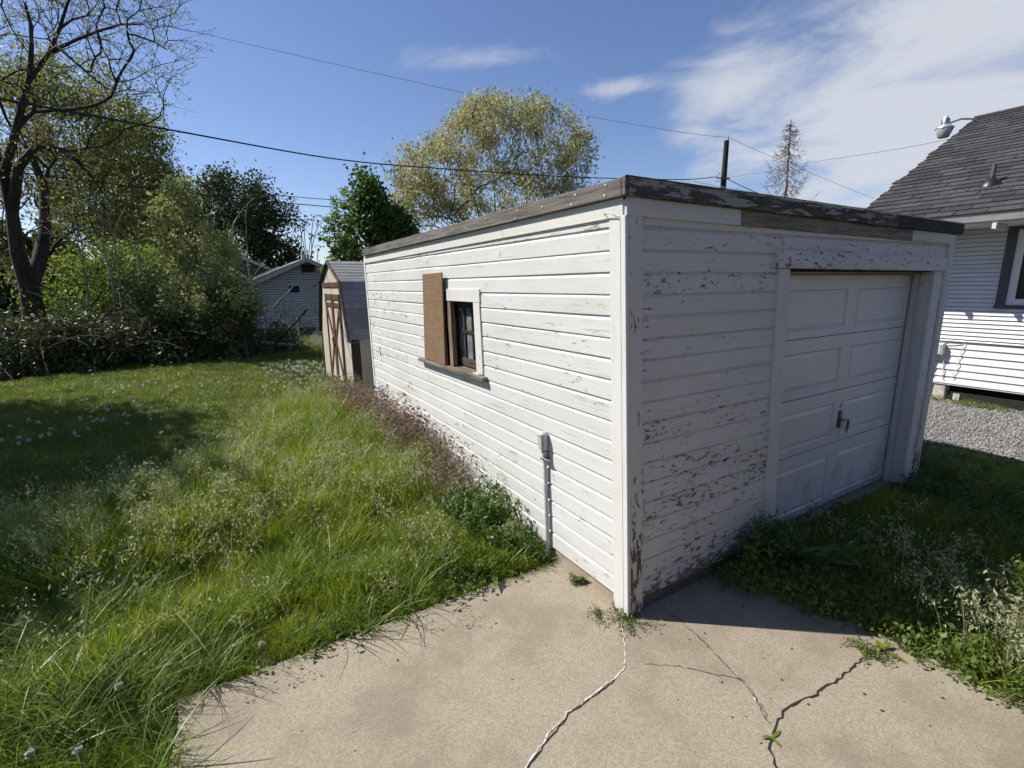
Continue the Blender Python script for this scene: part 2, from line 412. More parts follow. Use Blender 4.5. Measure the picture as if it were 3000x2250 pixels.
def _filler(name, thr):
    t = MT(name, .8, .2); p = t.pos()
    n = t.math('ADD', t.math('MULTIPLY', t.noise(p, 28, 5, .7), .6), t.math('MULTIPLY', t.noise(p, 7, 3, .6), .4))
    c = t.mix(t.rng(n, thr - .05, thr + .05), (0.17, 0.145, 0.115), (0.56, 0.55, 0.52))
    t.color(c); t.bump(t.noise(p, 120, 3, .6), .004); return t.m
M['filler'] = _filler('old_crack_filler', .44); M['filler_worn'] = _filler('worn_crack_filler', .53)
M['caulk'] = plain('white_caulk', (0.60, 0.59, 0.57), 0.6, scale=40, var=.1)
def _soil():
    t = MT('soil', 0.95, 0.1); p = t.pos()
    n = t.noise(p, 3, 8, .65); n2 = t.noise(p, 60, 4, .6)
    c = t.mix(t.rng(n, .35, .65), (0.030, 0.040, 0.013), (0.055, 0.048, 0.026))
    c = t.mix(t.rng(n2, .5, .7), c, (0.02, 0.026, 0.01))
    t.color(c); t.bump(n2, .02); return t.m
M['soil'] = _soil()
def _gravel():
    t = MT('gravel', 0.9, 0.2); p = t.pos()
    vor = t.n('ShaderNodeTexVoronoi', feature='F1'); t.l(p, vor.inputs['Vector']); vor.inputs['Scale'].default_value = 38
    s = t.n('ShaderNodeSeparateColor'); t.l(vor.outputs['Color'], s.inputs[0])
    c = t.mix(s.outputs[0], (0.17, 0.165, 0.155), (0.46, 0.45, 0.43))
    c = t.mix(t.rng(vor.outputs['Distance'], .35, .6), c, (0.07, 0.065, 0.06))
    t.color(c); t.bump(vor.outputs['Distance'], -0.012); return t.m
M['gravel'] = _gravel()
def _stone():
    t = MT('stone_chip', 0.9, 0.2); r = t.objrand()
    t.color(t.mix(r, (0.14, 0.135, 0.13), (0.33, 0.32, 0.31))); return t.m
M['stone'] = _stone()
# ------------------------------------------------------------------ ground, patio, gravel
def sheet(name, x0, x1, y0, y1, z, m, **p):
    return MB().add([(x0, y0, z), (x1, y0, z), (x1, y1, z), (x0, y1, z)], [(0, 1, 2, 3)]).build(name, m, **p)
sheet('ground', -500, 500, -300, 700, -0.14, M['soil'], kind='structure')

def noise2(x, y, s=1.0, seed=0.0):
    """cheap smooth value noise, -1..1"""
    x = np.asarray(x) * s + seed * 3.1; y = np.asarray(y) * s + seed * 1.7
    return (np.sin(1.7 * x + 1.3 * np.sin(1.1 * y + seed)) * np.cos(1.9 * y + 1.1 * np.sin(.9 * x))
            + .5 * np.sin(3.9 * x + 2.1 * y + seed) * np.cos(3.1 * y - 2.7 * x))/1.5

def yard(name, x0, x1, y0, y1, nx, ny, zfn, m):
    xs = np.linspace(x0, x1, nx); ys = np.linspace(y0, y1, ny)
    X, Y = np.meshgrid(xs, ys); Z = zfn(X, Y)
    V = np.stack([X, Y, Z], -1).reshape(-1, 3)
    i = np.arange((ny - 1) * (nx - 1)); r = i // (nx - 1); c = i % (nx - 1); a = r * nx + c
    me = mesh_np(name, V, np.stack([a, a + 1, a + nx + 1, a + nx], 1))
    return link(name, me, m, kind='structure')
def zlawn(x, y): return -0.045 + 0.02 * noise2(x, y, 1.3, 1) + np.clip((np.asarray(y) - 4) * 0.004, 0, .06)
yard('lawn_edge_soil', -8, -2.41, -3, 0.74, 40, 30, zlawn, M['soil'])
yard('lawn_soil', -30, 4.3, 0.74, 40, 90, 100, zlawn, M['soil'])
def zright(x, y): return -0.03 - 0.012 * np.clip(np.asarray(x) - 4, 0, 5) + 0.012 * noise2(x, y, 1.7, 2)
yard('side_yard_soil', 1.13, 5.9, -4, -0.008, 40, 34, zright, M['soil'])
yard('drive_verge', 4.3, 5.9, -0.03, 9, 14, 40, zright, M['soil'])
def zgrav(x, y): return -0.055 - 0.018 * (np.asarray(x) - 5.6) + 0.008 * noise2(x, y, 2.2, 3)
yard('gravel_drive', 5.7, 9.9, -5, 12, 40, 70, zgrav, M['gravel'])

# patio slab: edge slightly chipped
def patio():
    rng = random.Random(3)
    def edge(a, b, n, j):
        return [(a[0] + (b[0] - a[0]) * t / n + (rng.uniform(-j, j) if 0 < t < n else 0),
                 a[1] + (b[1] - a[1]) * t / n + (rng.uniform(-j, j) if 0 < t < n else 0)) for t in range(n)]
    poly = []
    poly += edge((-2.42, -7), (-2.40, 0.74), 50, .012)
    poly += edge((-2.40, 0.74), (-0.002, 0.735), 60, .012)
    poly += edge((-0.002, 0.735), (-0.002, -0.004), 3, 0)
    poly += edge((-0.002, -0.004), (1.17, -0.004), 3, 0)
    poly += edge((1.17, -0.004), (1.18, -7), 120, .012)
    n = len(poly)
    V = [(x, y, 0.0) for x, y in poly] + [(x, y, -0.13) for x, y in poly]
    Fc = [tuple(range(n - 1, -1, -1))] + [(i, (i + 1) % n, n + (i + 1) % n, n + i) for i in range(n)]
    return MB().add(V, Fc).build('patio', M['concrete'], kind='structure')
PATIO = patio()
def ribbon(name, pix, w, m, z=0.003, jit=0.012, lift=0.0, seed=0, parent=None, step=.025):
    rng = random.Random(seed)
    P = [ground(*p) for p in pix]; pts = []
    for a, b in zip(P[:-1], P[1:]):
        n = max(2, int(np.linalg.norm(b - a) / step))
        for k in range(n):
            q = a + (b - a) * k / n; pts.append(Vector((q[0] + rng.uniform(-jit, jit), q[1] + rng.uniform(-jit, jit), z)))
    V = []; Fc = []
    for i, p in enumerate(pts):
        t = (pts[min(i + 1, len(pts) - 1)] - pts[max(i - 1, 0)]).normalized(); nrm = Vector((-t.y, t.x, 0))
        ww = w * rng.uniform(.35, 1.25) * (.4 if i in (0, len(pts) - 1) else 1)
        V += [p + nrm * ww, p + Vector((0, 0, lift)), p - nrm * ww]
    for i in range(len(pts) - 1):
        a = i * 3; Fc += [(a, a + 1, a + 4, a + 3), (a + 1, a + 2, a + 5, a + 4)]
    return MB().add(V, Fc).build(name, m, parent)
ribbon('crack_filler', [(1822, 1830), (1829, 1880), (1833, 1925), (1828, 1958), (1800, 1990), (1770, 2008), (1738, 2036), (1702, 2062), (1662, 2088), (1645, 2116), (1612, 2140), (1590, 2182), (1562, 2214), (1525, 2275), (1470, 2370), (1390, 2520)], .0038, M['filler'], z=.0032, lift=.0004, jit=.0055, seed=1, parent=PATIO, step=.018)
ribbon('crack', [(1802, 1993), (1740, 2040), (1664, 2093), (1647, 2120), (1592, 2187), (1527, 2280)], .004, M['crack'], z=.0025, seed=2, parent=PATIO, jit=.004)
ribbon('crack', [(2528, 1928), (2470, 1980), (2390, 2035), (2345, 2050), (2295, 2090), (2266, 2136), (2262, 2165), (2258, 2195), (2272, 2240), (2274, 2290), (2292, 2400), (2285, 2560)], .006, M['crack'], seed=3, parent=PATIO, jit=.008)
ribbon('crack', [(1950, 1790), (1985, 1812), (2060, 1880), (2130, 1955), (2190, 2010), (2240, 2100), (2262, 2140)], .0028, M['crack'], seed=4, parent=PATIO, jit=.007)
ribbon('crack', [(1890, 1948), (1990, 1952), (2090, 1975), (2165, 1990), (2195, 2015)], .002, M['crack'], seed=5, parent=PATIO, jit=.006)
ribbon('crack_filler', [(2140, 1962), (2190, 2002), (2215, 2050), (2240, 2092), (2262, 2136)], .006, M['filler_worn'], seed=6, parent=PATIO, jit=.010, z=.0022, lift=.0003)

# ------------------------------------------------------------------ garage
GW, GL = 4.155, 5.42
def GD(p):
    x, y, z = p; u = min(max(x / GW, 0.0), 1.0)
    return (x, y + 0.06 * z * (1 - u), z)
def G(): return MB(GD)
garage = empty('garage', (0, 0, 0), 'long white weathered wood garage with flat roof and peeling paint beside the patio', 'garage')
EXP = 0.1265
LINES = [2.3675 - EXP * k for k in range(19)]          # lower edges of the siding courses; the last is ~0.09
def board_prof(h): return [(0.0, -0.004), (0.019, 0.0), (0.019, h - 0.026), (0.016, h - 0.018), (0.0095, h - 0.012), (0.0095, h + 0.012), (0.0, h + 0.012)]
WIN = (1.745, 3.10, 1.24, 2.013)                        # y0, y1, z0, z1 of the window's outside
rb = random.Random(11)
wall_l = G()
t_ = 0.012
for (y0, y1, z0, z1) in ((0.0, 1.86, 0, 2.5), (3.10, GL, 0, 2.5), (1.86, 3.10, 0, 1.25), (1.86, 3.10, 1.90, 2.5)):
    wall_l.box(0.0, 0.05, y0, y1, z0, z1)
wall_l = wall_l.build('wall', M['inside'], garage, label='sunlit long side wall clad in white boards')
def lboard(y0, y1, z, h):
    off = rb.uniform(-0.0015, 0.0025); dz = rb.uniform(-0.003, 0.003); dz2 = rb.uniform(-0.003, 0.003)
    mb = G()
    n = max(1, int((y1 - y0) / 0.5)); pr = board_prof(h)
    w = [rb.uniform(-.0012, .0018) for _ in range(n + 1)]
    V = []; Fc = []; m_ = len(pr)
    for k in range(n + 1):
        y = y0 + (y1 - y0) * k / n; q = dz + (dz2 - dz) * k / n
        for (d, hh) in pr: V.append((-(d + (off + w[k] if d > .004 else 0)), y, z + hh + q))
    for k in range(n):
        for i in range(m_):
            j = (i + 1) % m_; Fc.append((k * m_ + i, k * m_ + j, (k + 1) * m_ + j, (k + 1) * m_ + i))
    Fc += [tuple(range(m_)), tuple(n * m_ + i for i in range(m_ - 1, -1, -1))]
    mb.add(V, Fc).build('siding_board', M['side_paint'], wall_l)
for k, z in enumerate(LINES[:-1] + [LINES[-1]]):
    h = EXP if k else 0.10
    segs = [(0.107, 5.345)]
    if z < 1.95 and z + h > WIN[2]: segs = [(0.107, 1.765), (3.085, 5.345)]
    for (a, b) in segs:
        cuts = []
        if b - a > 2.2:
            for c in rb.sample([1.2, 1.9, 2.7, 3.3, 3.9, 4.5], rb.choice((0, 1, 1, 2))):
                if a + .3 < c < b - .3: cuts.append(c + rb.uniform(-.1, .1))
        e = [a] + sorted(cuts) + [b]
        for p, q in zip(e[:-1], e[1:]):
            if q - p > .05: lboard(p + .0012, q - .0012, z, h)
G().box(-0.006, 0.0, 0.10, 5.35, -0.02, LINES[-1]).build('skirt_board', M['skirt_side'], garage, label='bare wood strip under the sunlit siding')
# front wall
wall_f = G()
for (x0, x1, z0, z1) in ((0.05, 1.49, 0, 2.5), (1.49, 3.82, 2.12, 2.5), (3.82, GW, 0, 2.5)):
    wall_f.box(x0, x1, 0.022, 0.07, z0, z1)
wall_f = wall_f.build('wall', M['inside'], garage, label='shaded front wall around the overhead door')
def fboard(x0, x1, z, h):
    off = rb.uniform(-0.0015, 0.002); dz = rb.uniform(-0.003, 0.003)
    n = max(1, int((x1 - x0) / 0.5)); pr = board_prof(h); m_ = len(pr)
    w = [rb.uniform(-.0015, .002) for _ in range(n + 1)]
    V = []; Fc = []
    for k in range(n + 1):
        x = x0 + (x1 - x0) * k / n
        for (d, hh) in pr: V.append((x, -(d + (off + w[k] if d > .004 else 0)), z + hh + dz))
    for k in range(n):
        for i in range(m_):
            j = (i + 1) % m_; Fc.append((k * m_ + j, k * m_ + i, (k + 1) * m_ + i, (k + 1) * m_ + j))
    Fc += [tuple(range(m_ - 1, -1, -1)), tuple(n * m_ + i for i in range(m_))]
    G().add(V, Fc).build('siding_board', M['front_paint'], wall_f)
for k, z in enumerate(LINES):
    h = EXP if k else 0.10
    if z > 2.14: fboard(0.10, 4.02, z, h)
    elif z > 2.0: fboard(0.10, 1.375, z, h); fboard(3.975, 4.02, z, h)
    else:
        fboard(0.10, 1.385, z, h); fboard(3.965, 4.022, z, h)
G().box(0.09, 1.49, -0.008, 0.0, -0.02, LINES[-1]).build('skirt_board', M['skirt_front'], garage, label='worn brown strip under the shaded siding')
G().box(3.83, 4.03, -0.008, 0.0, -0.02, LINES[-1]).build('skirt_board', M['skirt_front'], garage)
# corner boards
G().box(-0.030, 0.0, 0.012, 0.104, 0.0, 2.42).build('corner_board', M['corner_side'], garage, bevel=.003, label='sunlit side of the near corner trim')
G().box(-0.033, -0.006, -0.030, 0.0095, 0.0, 2.417).build('corner_strip', M['corner_side'], garage, bevel=.003)
G().box(-0.0055, 0.097, -0.033, 0.0, 0.0, 2.417).build('corner_board', M['corner_front'], garage, bevel=.004, label='shaded side of the near corner trim, badly flaked low down')
G().box(-0.026, 0.0, 5.347, 5.415, 0.0, 2.43).build('corner_board', M['corner_side'], garage, bevel=.003)
G().box(4.045, 4.156, -0.032, 0.0, 0.0, 2.40).build('corner_board', M['corner_front'], garage, bevel=.003)
G().box(4.024, 4.043, -0.028, 0.0, 0.0, 2.40).build('corner_strip', M['corner_front'], garage, bevel=.002)
# frieze and fascia
zt_f = lambda x: 2.611 - 0.045 * x / 4.2
zt_s = lambda y: 2.611 - 0.035 * y / 5.3
def strip_x(name, x0, x1, y0, y1, lo, hi, m, **p):
    b = [(x0, y0, zt_f(x0) + lo), (x1, y0, zt_f(x1) + lo), (x1, y1, zt_f(x1) + lo), (x0, y1, zt_f(x0) + lo)]
    t = [(x, y, z - lo + hi) for x, y, z in b]
    return G().hexa(b, t).build(name, m, garage, bevel=.003, **p)
def strip_y(name, y0, y1, x0, x1, lo, hi, m, **p):
    b = [(x0, y0, zt_s(y0) + lo), (x1, y0, zt_s(y0) + lo), (x1, y1, zt_s(y1) + lo), (x0, y1, zt_s(y1) + lo)]
    t = [(x, y, z - lo + hi) for x, y, z in b]
    return G().hexa(b, t).build(name, m, garage, bevel=.003, **p)
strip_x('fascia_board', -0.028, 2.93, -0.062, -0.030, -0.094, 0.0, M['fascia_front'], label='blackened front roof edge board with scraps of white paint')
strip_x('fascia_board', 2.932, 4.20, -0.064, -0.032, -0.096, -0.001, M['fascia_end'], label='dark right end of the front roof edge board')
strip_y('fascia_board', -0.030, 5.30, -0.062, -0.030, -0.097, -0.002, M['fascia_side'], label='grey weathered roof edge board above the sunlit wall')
strip_y('fascia_cap', -0.062, -0.032, -0.062, -0.028, -0.096, 0.001, M['fascia_side'])
strip_x('frieze_board', -0.024, 0.944, -0.036, -0.001, -0.196, -0.096, M['frieze_front'])
strip_x('frieze_board', 0.947, 2.05, -0.033, -0.001, -0.194, -0.096, M['bare_frieze'], label='bare blackened trim board under the front roof edge')
strip_x('frieze_board', 2.053, 3.268, -0.032, -0.001, -0.192, -0.097, M['bare_frieze'])
strip_x('frieze_board', 3.271, 4.135, -0.036, -0.001, -0.187, -0.098, M['frieze_front'])
strip_y('frieze_board', -0.012, 1.30, -0.032, -0.001, -0.200, -0.098, M['frieze_side'])
strip_y('frieze_board', 1.303, 5.36, -0.031, -0.001, -0.200, -0.098, M['frieze_side'])
rf = G()
rf.hexa([(-0.03, -0.03, 2.50), (4.17, -0.03, 2.47), (4.17, 5.34, 2.45), (-0.03, 5.34, 2.48)],
        [(-0.03, -0.03, 2.606), (4.17, -0.03, 2.562), (4.17, 5.34, 2.53), (-0.03, 5.34, 2.570)])
rf.build('roof', M['roofing'], garage)
G().tube([(-0.06, -0.064, 2.613), (1.4, -0.066, 2.599), (2.9, -0.064, 2.584), (4.2, -0.066, 2.568)], .005, 5).build('drip_edge', M['black_metal'], garage)
# hidden walls keep the box closed
G().box(GW - .05, GW, 0.05, GL, 0, 2.47).build('wall', M['frieze_front'], garage)
G().box(0.0, GW, GL - .05, GL, 0, 2.47).build('wall', M['frieze_front'], garage)
MB().box(0.05, GW - .05, 0.05, GL - .05, -0.05, -0.002).build('floor_slab', M['concrete'], garage)
# nails and the bent wire at the roof corner
for (y, zz) in ((0.09, -.02), (0.10, -.075), (.36, -.03), (.40, -.08), (.71, -.05), (1.02, -.03), (1.06, -.08), (1.5, -.03), (1.9, -.06), (2.4, -.03), (3.0, -.05), (3.6, -.04), (4.4, -.05)):
    G().box(-0.066, -0.061, y - .006, y + .006, zt_s(y) + zz - .006, zt_s(y) + zz + .006).build('nail_head', M['caulk'], garage)
G().tube([(-0.036, .14, 2.45), (-0.05, .12, 2.435), (-0.055, .09, 2.44), (-.05, .05, 2.43), (-.036, .02, 2.405)], .003, 5).build('bent_wire', M['metal_grey'], garage)
G().box(-0.026, -0.02, 4.93, 4.945, 1.06, 1.19).build('strap', M['black_metal'], garage)

# overhead door
dr = MB().box(1.48, 3.83, 0.18, 0.195, 0.02, 2.10).build('door', M['inside'], garage, label='white sectional overhead door in the shade')
YD = 0.14
def section(z0, z1):
    x0, x1 = 1.50, 3.803
    cols = [(1.60, 2.585), (2.755, 3.74)]; pz0, pz1 = z0 + .066, z1 - .115
    mb = MB()
    xs = [x0, cols[0][0], cols[0][1], cols[1][0], cols[1][1], x1]; zs = [z0 + .003, pz0, pz1, z1 - .003]
    for i in range(5):
        for j in range(3):
            if j == 1 and i in (1, 3): continue
            mb.add([(xs[i], YD, zs[j]), (xs[i + 1], YD, zs[j]), (xs[i + 1], YD, zs[j + 1]), (xs[i], YD, zs[j + 1])], [(0, 1, 2, 3)])
    def ring(a, da, b, db, c):
        A = [(c[0] + da, a, pz0 + da), (c[1] - da, a, pz0 + da), (c[1] - da, a, pz1 - da), (c[0] + da, a, pz1 - da)]
        B = [(c[0] + db, b, pz0 + db), (c[1] - db, b, pz0 + db), (c[1] - db, b, pz1 - db), (c[0] + db, b, pz1 - db)]
        return A + B, [(0, 1, 5, 4), (1, 2, 6, 5), (2, 3, 7, 6), (3, 0, 4, 7)]
    for c in cols: mb.add(*ring(YD, 0, YD + .013, .012, c))
    # edges of the section
    mb.add([(x0, YD, z0 + .003), (x1, YD, z0 + .003), (x1, YD + .03, z0 + .008), (x0, YD + .03, z0 + .008)], [(3, 2, 1, 0)])
    mb.add([(x0, YD, z1 - .003), (x1, YD, z1 - .003), (x1, YD + .03, z1 - .010), (x0, YD + .03, z1 - .010)], [(0, 1, 2, 3)])
    s = mb.build('door_section', M['door'], garage)
    for c in cols:
        p = MB()
        V, Fc = ring(YD + .0128, .0122, YD + .004, .042, c); Fc = Fc + [(4, 5, 6, 7)]
        p.add(V, Fc); p.build('raised_panel', M['door'], s)
for z0, z1 in ((1.60, 2.098), (1.104, 1.60), (0.612, 1.104), (0.012, 0.612)): section(z0, z1)
hx, hz = 2.70, 0.82
h_ = MB().hexa([(hx - .03, YD - .008, hz - .075), (hx + .03, YD - .008, hz - .075), (hx + .03, YD, hz - .075), (hx - .03, YD, hz - .075)],
               [(hx - .028, YD - .008, hz + .085), (hx + .028, YD - .008, hz + .085), (hx + .028, YD, hz + .085), (hx - .028, YD, hz + .085)]).build('door_handle', M['black_metal'], garage, bevel=.003)
MB().tube([(hx, YD - .004, hz + .005), (hx, YD - .045, hz + .005)], .011, 8).build('spindle', M['steel'], h_, smooth=True)
MB().tube([(hx - .006, YD - .045, hz + .006), (hx + .045, YD - .05, hz + .008), (hx + .062, YD - .05, hz - .01), (hx + .055, YD - .05, hz - .10), (hx + .05, YD - .048, hz - .12)], [.009, .011, .012, .014, .011], 8).build('lever', M['steel'], h_, smooth=True)
MB().lathe([(.022, 0), (.022, .006), (.012, .010)], (hx + .005, YD, hz + .13), 12, Matrix(((1, 0, 0), (0, 0, -1), (0, 1, 0)))).build('door_lock', M['metal_grey'], garage, smooth=True)
# frame of the door
G().box(1.385, 1.512, -0.036, 0.0, 0.0, 2.137).build('door_casing', M['casing'], garage, bevel=.004, label='left post of the garage door frame')
G().box(3.80, 3.963, -0.036, -.002, 0.0, 2.127).build('door_casing', M['casing'], garage, bevel=.004, label='right post of the garage door frame')
G().hexa([(1.355, -0.046, 2.139), (3.985, -0.046, 2.128), (3.985, 0, 2.128), (1.355, 0, 2.139)], [(1.355, -0.044, 2.265), (3.985, -0.044, 2.250), (3.985, 0, 2.250), (1.355, 0, 2.265)]).build('door_header', M['header'], garage, bevel=.004)
MB().box(1.47, 1.499, 0.06, 0.19, 0.0, 2.11).build('door_jamb', M['casing'], garage)
MB().box(3.805, 3.85, -0.001, 0.178, 0.0, 2.118).build('door_jamb', M['casing'], garage)
MB().box(3.770, 3.8045, 0.085, 0.132, 0.0, 2.112).build('door_stop', M['frieze_front'], garage, bevel=.002)
MB().box(1.50, 3.80, 0.075, 0.179, 2.1, 2.117).build('door_stop', M['skirt_side'], garage)

# window
win = G().box(-0.034, 0.0, 1.745, 2.462, 1.897, 2.013)
win = win.build('window', M['win_trim'], garage, bevel=.003, label='half boarded window with white surround and four panes showing')
G().box(-0.032, 0.0, 1.757, 1.880, 1.258, 1.895).build('jamb', M['win_trim'], win, bevel=.003)
G().box(-0.026, 0.0, 3.062, 3.10, 1.258, 1.99).build('jamb', M['win_trim'], win, bevel=.003)
G().box(-0.028, 0.02, 2.385, 2.462, 1.258, 1.895).build('mullion', M['jamb_wood'], win, bevel=.003)
G().box(0.0, 0.12, 1.86, 1.885, 1.25, 1.90).build('reveal', M['sash'], win)
G().box(0.0, 0.12, 2.452, 2.475, 1.25, 1.90).build('reveal', M['sash'], win)
G().box(0.001, 0.12, 1.885, 2.452, 1.88, 1.90).build('reveal', M['sash'], win)
G().hexa([(-0.075, 1.690, 1.212), (0.0, 1.690, 1.222), (0.0, 3.26, 1.214), (-0.075, 3.26, 1.202)],
         [(-0.075, 1.690, 1.246), (0.11, 1.690, 1.262), (0.11, 3.26, 1.252), (-0.075, 3.26, 1.236)]).build('sill', M['sill'], win, bevel=.004, label='rough bare wood window sill')
sash = G()
for (y0, y1, z0, z1) in ((1.886, 1.93, 1.265, 1.88), (2.405, 2.451, 1.265, 1.88), (1.93, 2.405, 1.835, 1.88)):
    sash.box(0.052, 0.092, y0, y1, z0, z1)
sash = sash.build('sash', M['sash'], win, bevel=.002)
G().box(0.048, 0.092, 1.931, 2.404, 1.266, 1.345).build('rail', M['sash_rail'], win, bevel=.003)
for y in (2.085, 2.252): G().box(0.055, 0.085, y, y + .022, 1.346, 1.834).build('muntin', M['sash'], win)
for (a, b) in ((1.931, 2.084), (2.108, 2.251), (2.275, 2.404)):
    G().box(0.054, 0.086, a, b, 1.592, 1.616).build('muntin', M['sash_rail'], win)
for (a, b) in ((1.931, 2.084), (2.108, 2.251), (2.275, 2.404)):
    for (c, d) in ((1.346, 1.591), (1.617, 1.834)):
        G().box(0.069, 0.073, a, b, c, d).build('pane', M['glass_dusty'], win)
G().tube([(0.045, 2.415, 1.72), (.03, 2.405, 1.70), (.03, 2.41, 1.62), (.045, 2.42, 1.56)], .006, 5).build('catch', M['jamb_wood'], win)
# plywood sheet nailed over the left half
ply = G().hexa([(-0.060, 2.525, 1.250), (-0.046, 2.525, 1.250), (-0.046, 3.085, 1.250), (-0.060, 3.085, 1.248)],
               [(-0.068, 2.455, 2.172), (-0.054, 2.455, 2.172), (-0.054, 2.965, 2.166), (-0.068, 2.965, 2.166)])
ply.build('plywood_panel', M['plywood'], garage, label='brown plywood board nailed over half the window')
G().box(-0.045, -0.026, 2.52, 2.545, 1.255, 1.9).build('batten', M['jamb_wood'], garage)

# things on a shelf behind the panes
sh = MB().box(0.14, 0.45, 1.80, 2.9, 1.235, 1.255).build('shelf', M['sash_rail'], garage)
def bottle(y, col, h, r, label):
    o = MB().lathe([(r, 0), (r, h * .6), (r * .45, h * .75), (r * .42, h * .9)], (0.22, y, 1.256 ), 10).build('bottle', plain('bottle_' + col[0], col[1], .4), None, smooth=True, label=label, category='bottle')
    MB().lathe([(r * .48, 0), (r * .48, h * .1)], (0.22, y, 1.256 + h * .9), 10).build('cap', M['caulk'], o, smooth=True)
bottle(2.50, ('white', (0.55, 0.57, 0.58)), .22, .05, 'white plastic bottle behind the lower left window pane')
bottle(2.22, ('yellow', (0.40, 0.30, 0.07)), .20, .05, 'yellow bottle behind the lower right window pane')

# conduit with its box
cd = empty('electrical_conduit', (-0.03, 0.85, 0), 'grey metal conduit with outlet box standing against the sunlit garage wall', 'conduit')
def cbuild(mb, name, m, **k):
    o = mb.build(name, m, cd, **k); o.matrix_parent_inverse = Matrix.Translation((0.03, -0.85, 0)); return o
bxm = MB(GD)
cbuild(bxm.box(-0.080, -0.022, 0.780, 0.840, 0.845, 0.985), 'outlet_box', M['metal_grey'], bevel=.012)
cbuild(MB(GD).box(-0.087, -0.0805, 0.785, 0.835, 0.855, 0.975), 'cover', M['metal_grey'], bevel=.004)
cbuild(MB(GD).box(-0.0885, -0.0872, 0.800, 0.808, 0.955, 0.963), 'screw', M['black_metal'])
cbuild(MB(GD).tube([(-0.045, .81, 0.838), (-0.045, .81, 0.80)], [.024, .020], 10), 'fitting', M['metal_grey'], smooth=True)
cbuild(MB(GD).tube([(-0.045, .81, 0.805), (-0.043, .81, 0.45), (-0.045, .81, -0.05)], .0165, 10), 'pipe', M['metal_grey'], smooth=True)
cbuild(MB(GD).tube([(-0.044, .81, 0.53), (-0.044, .81, 0.585)], .0205, 10), 'coupling', M['metal_grey'], smooth=True)
cbuild(MB(GD).box(-0.066, -0.020, 0.752, 0.836, 0.772, 0.790), 'pipe_strap', M['steel'], bevel=.002)
# ------------------------------------------------------------------ storage shed behind the garage
M['shed_tan'] = plain('shed_tan_paint', (0.42, 0.375, 0.30), 0.75, scale=4, var=.08)
def _shedfront():
    t = MT('shed_front_paint', 0.75, .2)
    g = t.noise(t.pos((1, 1, .05)), 60, 4, .6); n = t.noise(t.pos(), 4, 4, .6)
    c = t.mix(t.rng(n, .3, .7), (0.50, 0.45, 0.38), (0.43, 0.385, 0.32))
    c = t.mix(t.math('MULTIPLY', t.rng(g, .55, .75), .5), c, (0.34, 0.28, 0.20))
    t.color(c); t.bump(g, .002); return t.m
M['shed_front'] = _shedfront()
M['shed_trim'] = wood('shed_brown_trim', 'z', (0.028, 0.017, 0.011), (0.135, 0.07, 0.036), None, seed=14)
M['shed_edge'] = wood('shed_dark_edge', 'z', (0.025, 0.017, 0.012), (0.085, 0.055, 0.04), None, seed=15)
def _shingle(name, a, b, sc_=70):
    t = MT(name, .92, .15)
    n = t.noise(t.pos(), sc_, 3, .6)
    c = t.mix(t.objrand(), a, b)
    c = t.mix(t.rng(n, .45, .7), c, tuple(x * .6 for x in a))
    t.color(c); t.bump(n, .003); return t.m
M['shed_shingle'] = _shingle('shed_shingle', (0.19, 0.19, 0.20), (0.265, 0.265, 0.275))
M['roof_shingle'] = _shingle('house_shingle', (0.040, 0.040, 0.044), (0.080, 0.079, 0.082), 40)
shed = empty('storage_shed', (0.12, 8.8, 0), 'small tan barn shaped shed with grey shingles and brown door braces behind the garage', 'shed')
SX = 0.12
GAM = [(7.39, -0.05), (7.40, 1.03), (7.84, 2.13), (8.80, 2.545), (9.70, 2.13), (10.19, 1.03), (10.19, -0.05)]   # y, z
def shb(mb, name, m, **k):
    o = mb.build(name, m, shed, **k); o.matrix_parent_inverse = Matrix.Translation((-0.12, -8.8, 0)); return o
# front wall as separate grooved panels
def gam_z(y):
    for (a, za), (b, zb) in zip(GAM[1:-1], GAM[2:-1]):
        if a <= y <= b: return za + (zb - za) * (y - a) / (b - a)
    return 1.03
ys = [7.41]
while ys[-1] < 10.05: ys.append(ys[-1] + 0.204)
ys[-1] = 10.18
for a, b in zip(ys[:-1], ys[1:]):
    b2 = b - .008; pts = [a, b2] + [k for k in (7.84, 8.80, 9.70) if a < k < b2]; pts.sort()
    V = [(SX, y, -0.03) for y in (a, b2)] ; top = [(SX, y, gam_z(y) - .02) for y in reversed(pts)]
    n = 2 + len(top); ring_ = V + top
    V2 = ring_ + [(x + .015, y, z) for x, y, z in ring_]
    shb(MB().add(V2, [tuple(range(n - 1, -1, -1)), tuple(range(n, 2 * n))] + [(i, (i + 1) % n, n + (i + 1) % n, n + i) for i in range(n)]), 'wall_panel', M['shed_front'])
bk = MB(); n = len(GAM); ring_ = [(SX + .012, y, z - .03) for y, z in GAM]; V2 = ring_ + [(2.55, y, z) for _, y, z in ring_]
shb(bk.add(V2, [tuple(range(n - 1, -1, -1)), tuple(range(n, 2 * n))] + [(i, (i + 1) % n, n + (i + 1) % n, n + i) for i in range(n)]), 'wall', M['shed_edge'])
x = SX + .16
shb(MB().box(SX + .002, SX + .15, 7.365, 7.385, -0.05, 1.06), 'corner_post', M['shed_edge'], bevel=.004)
while x < 2.5:
    shb(MB().box(x, x + .19, 7.366, 7.382, -0.05, 1.05), 'wall_panel', M['shed_tan']); x += .2
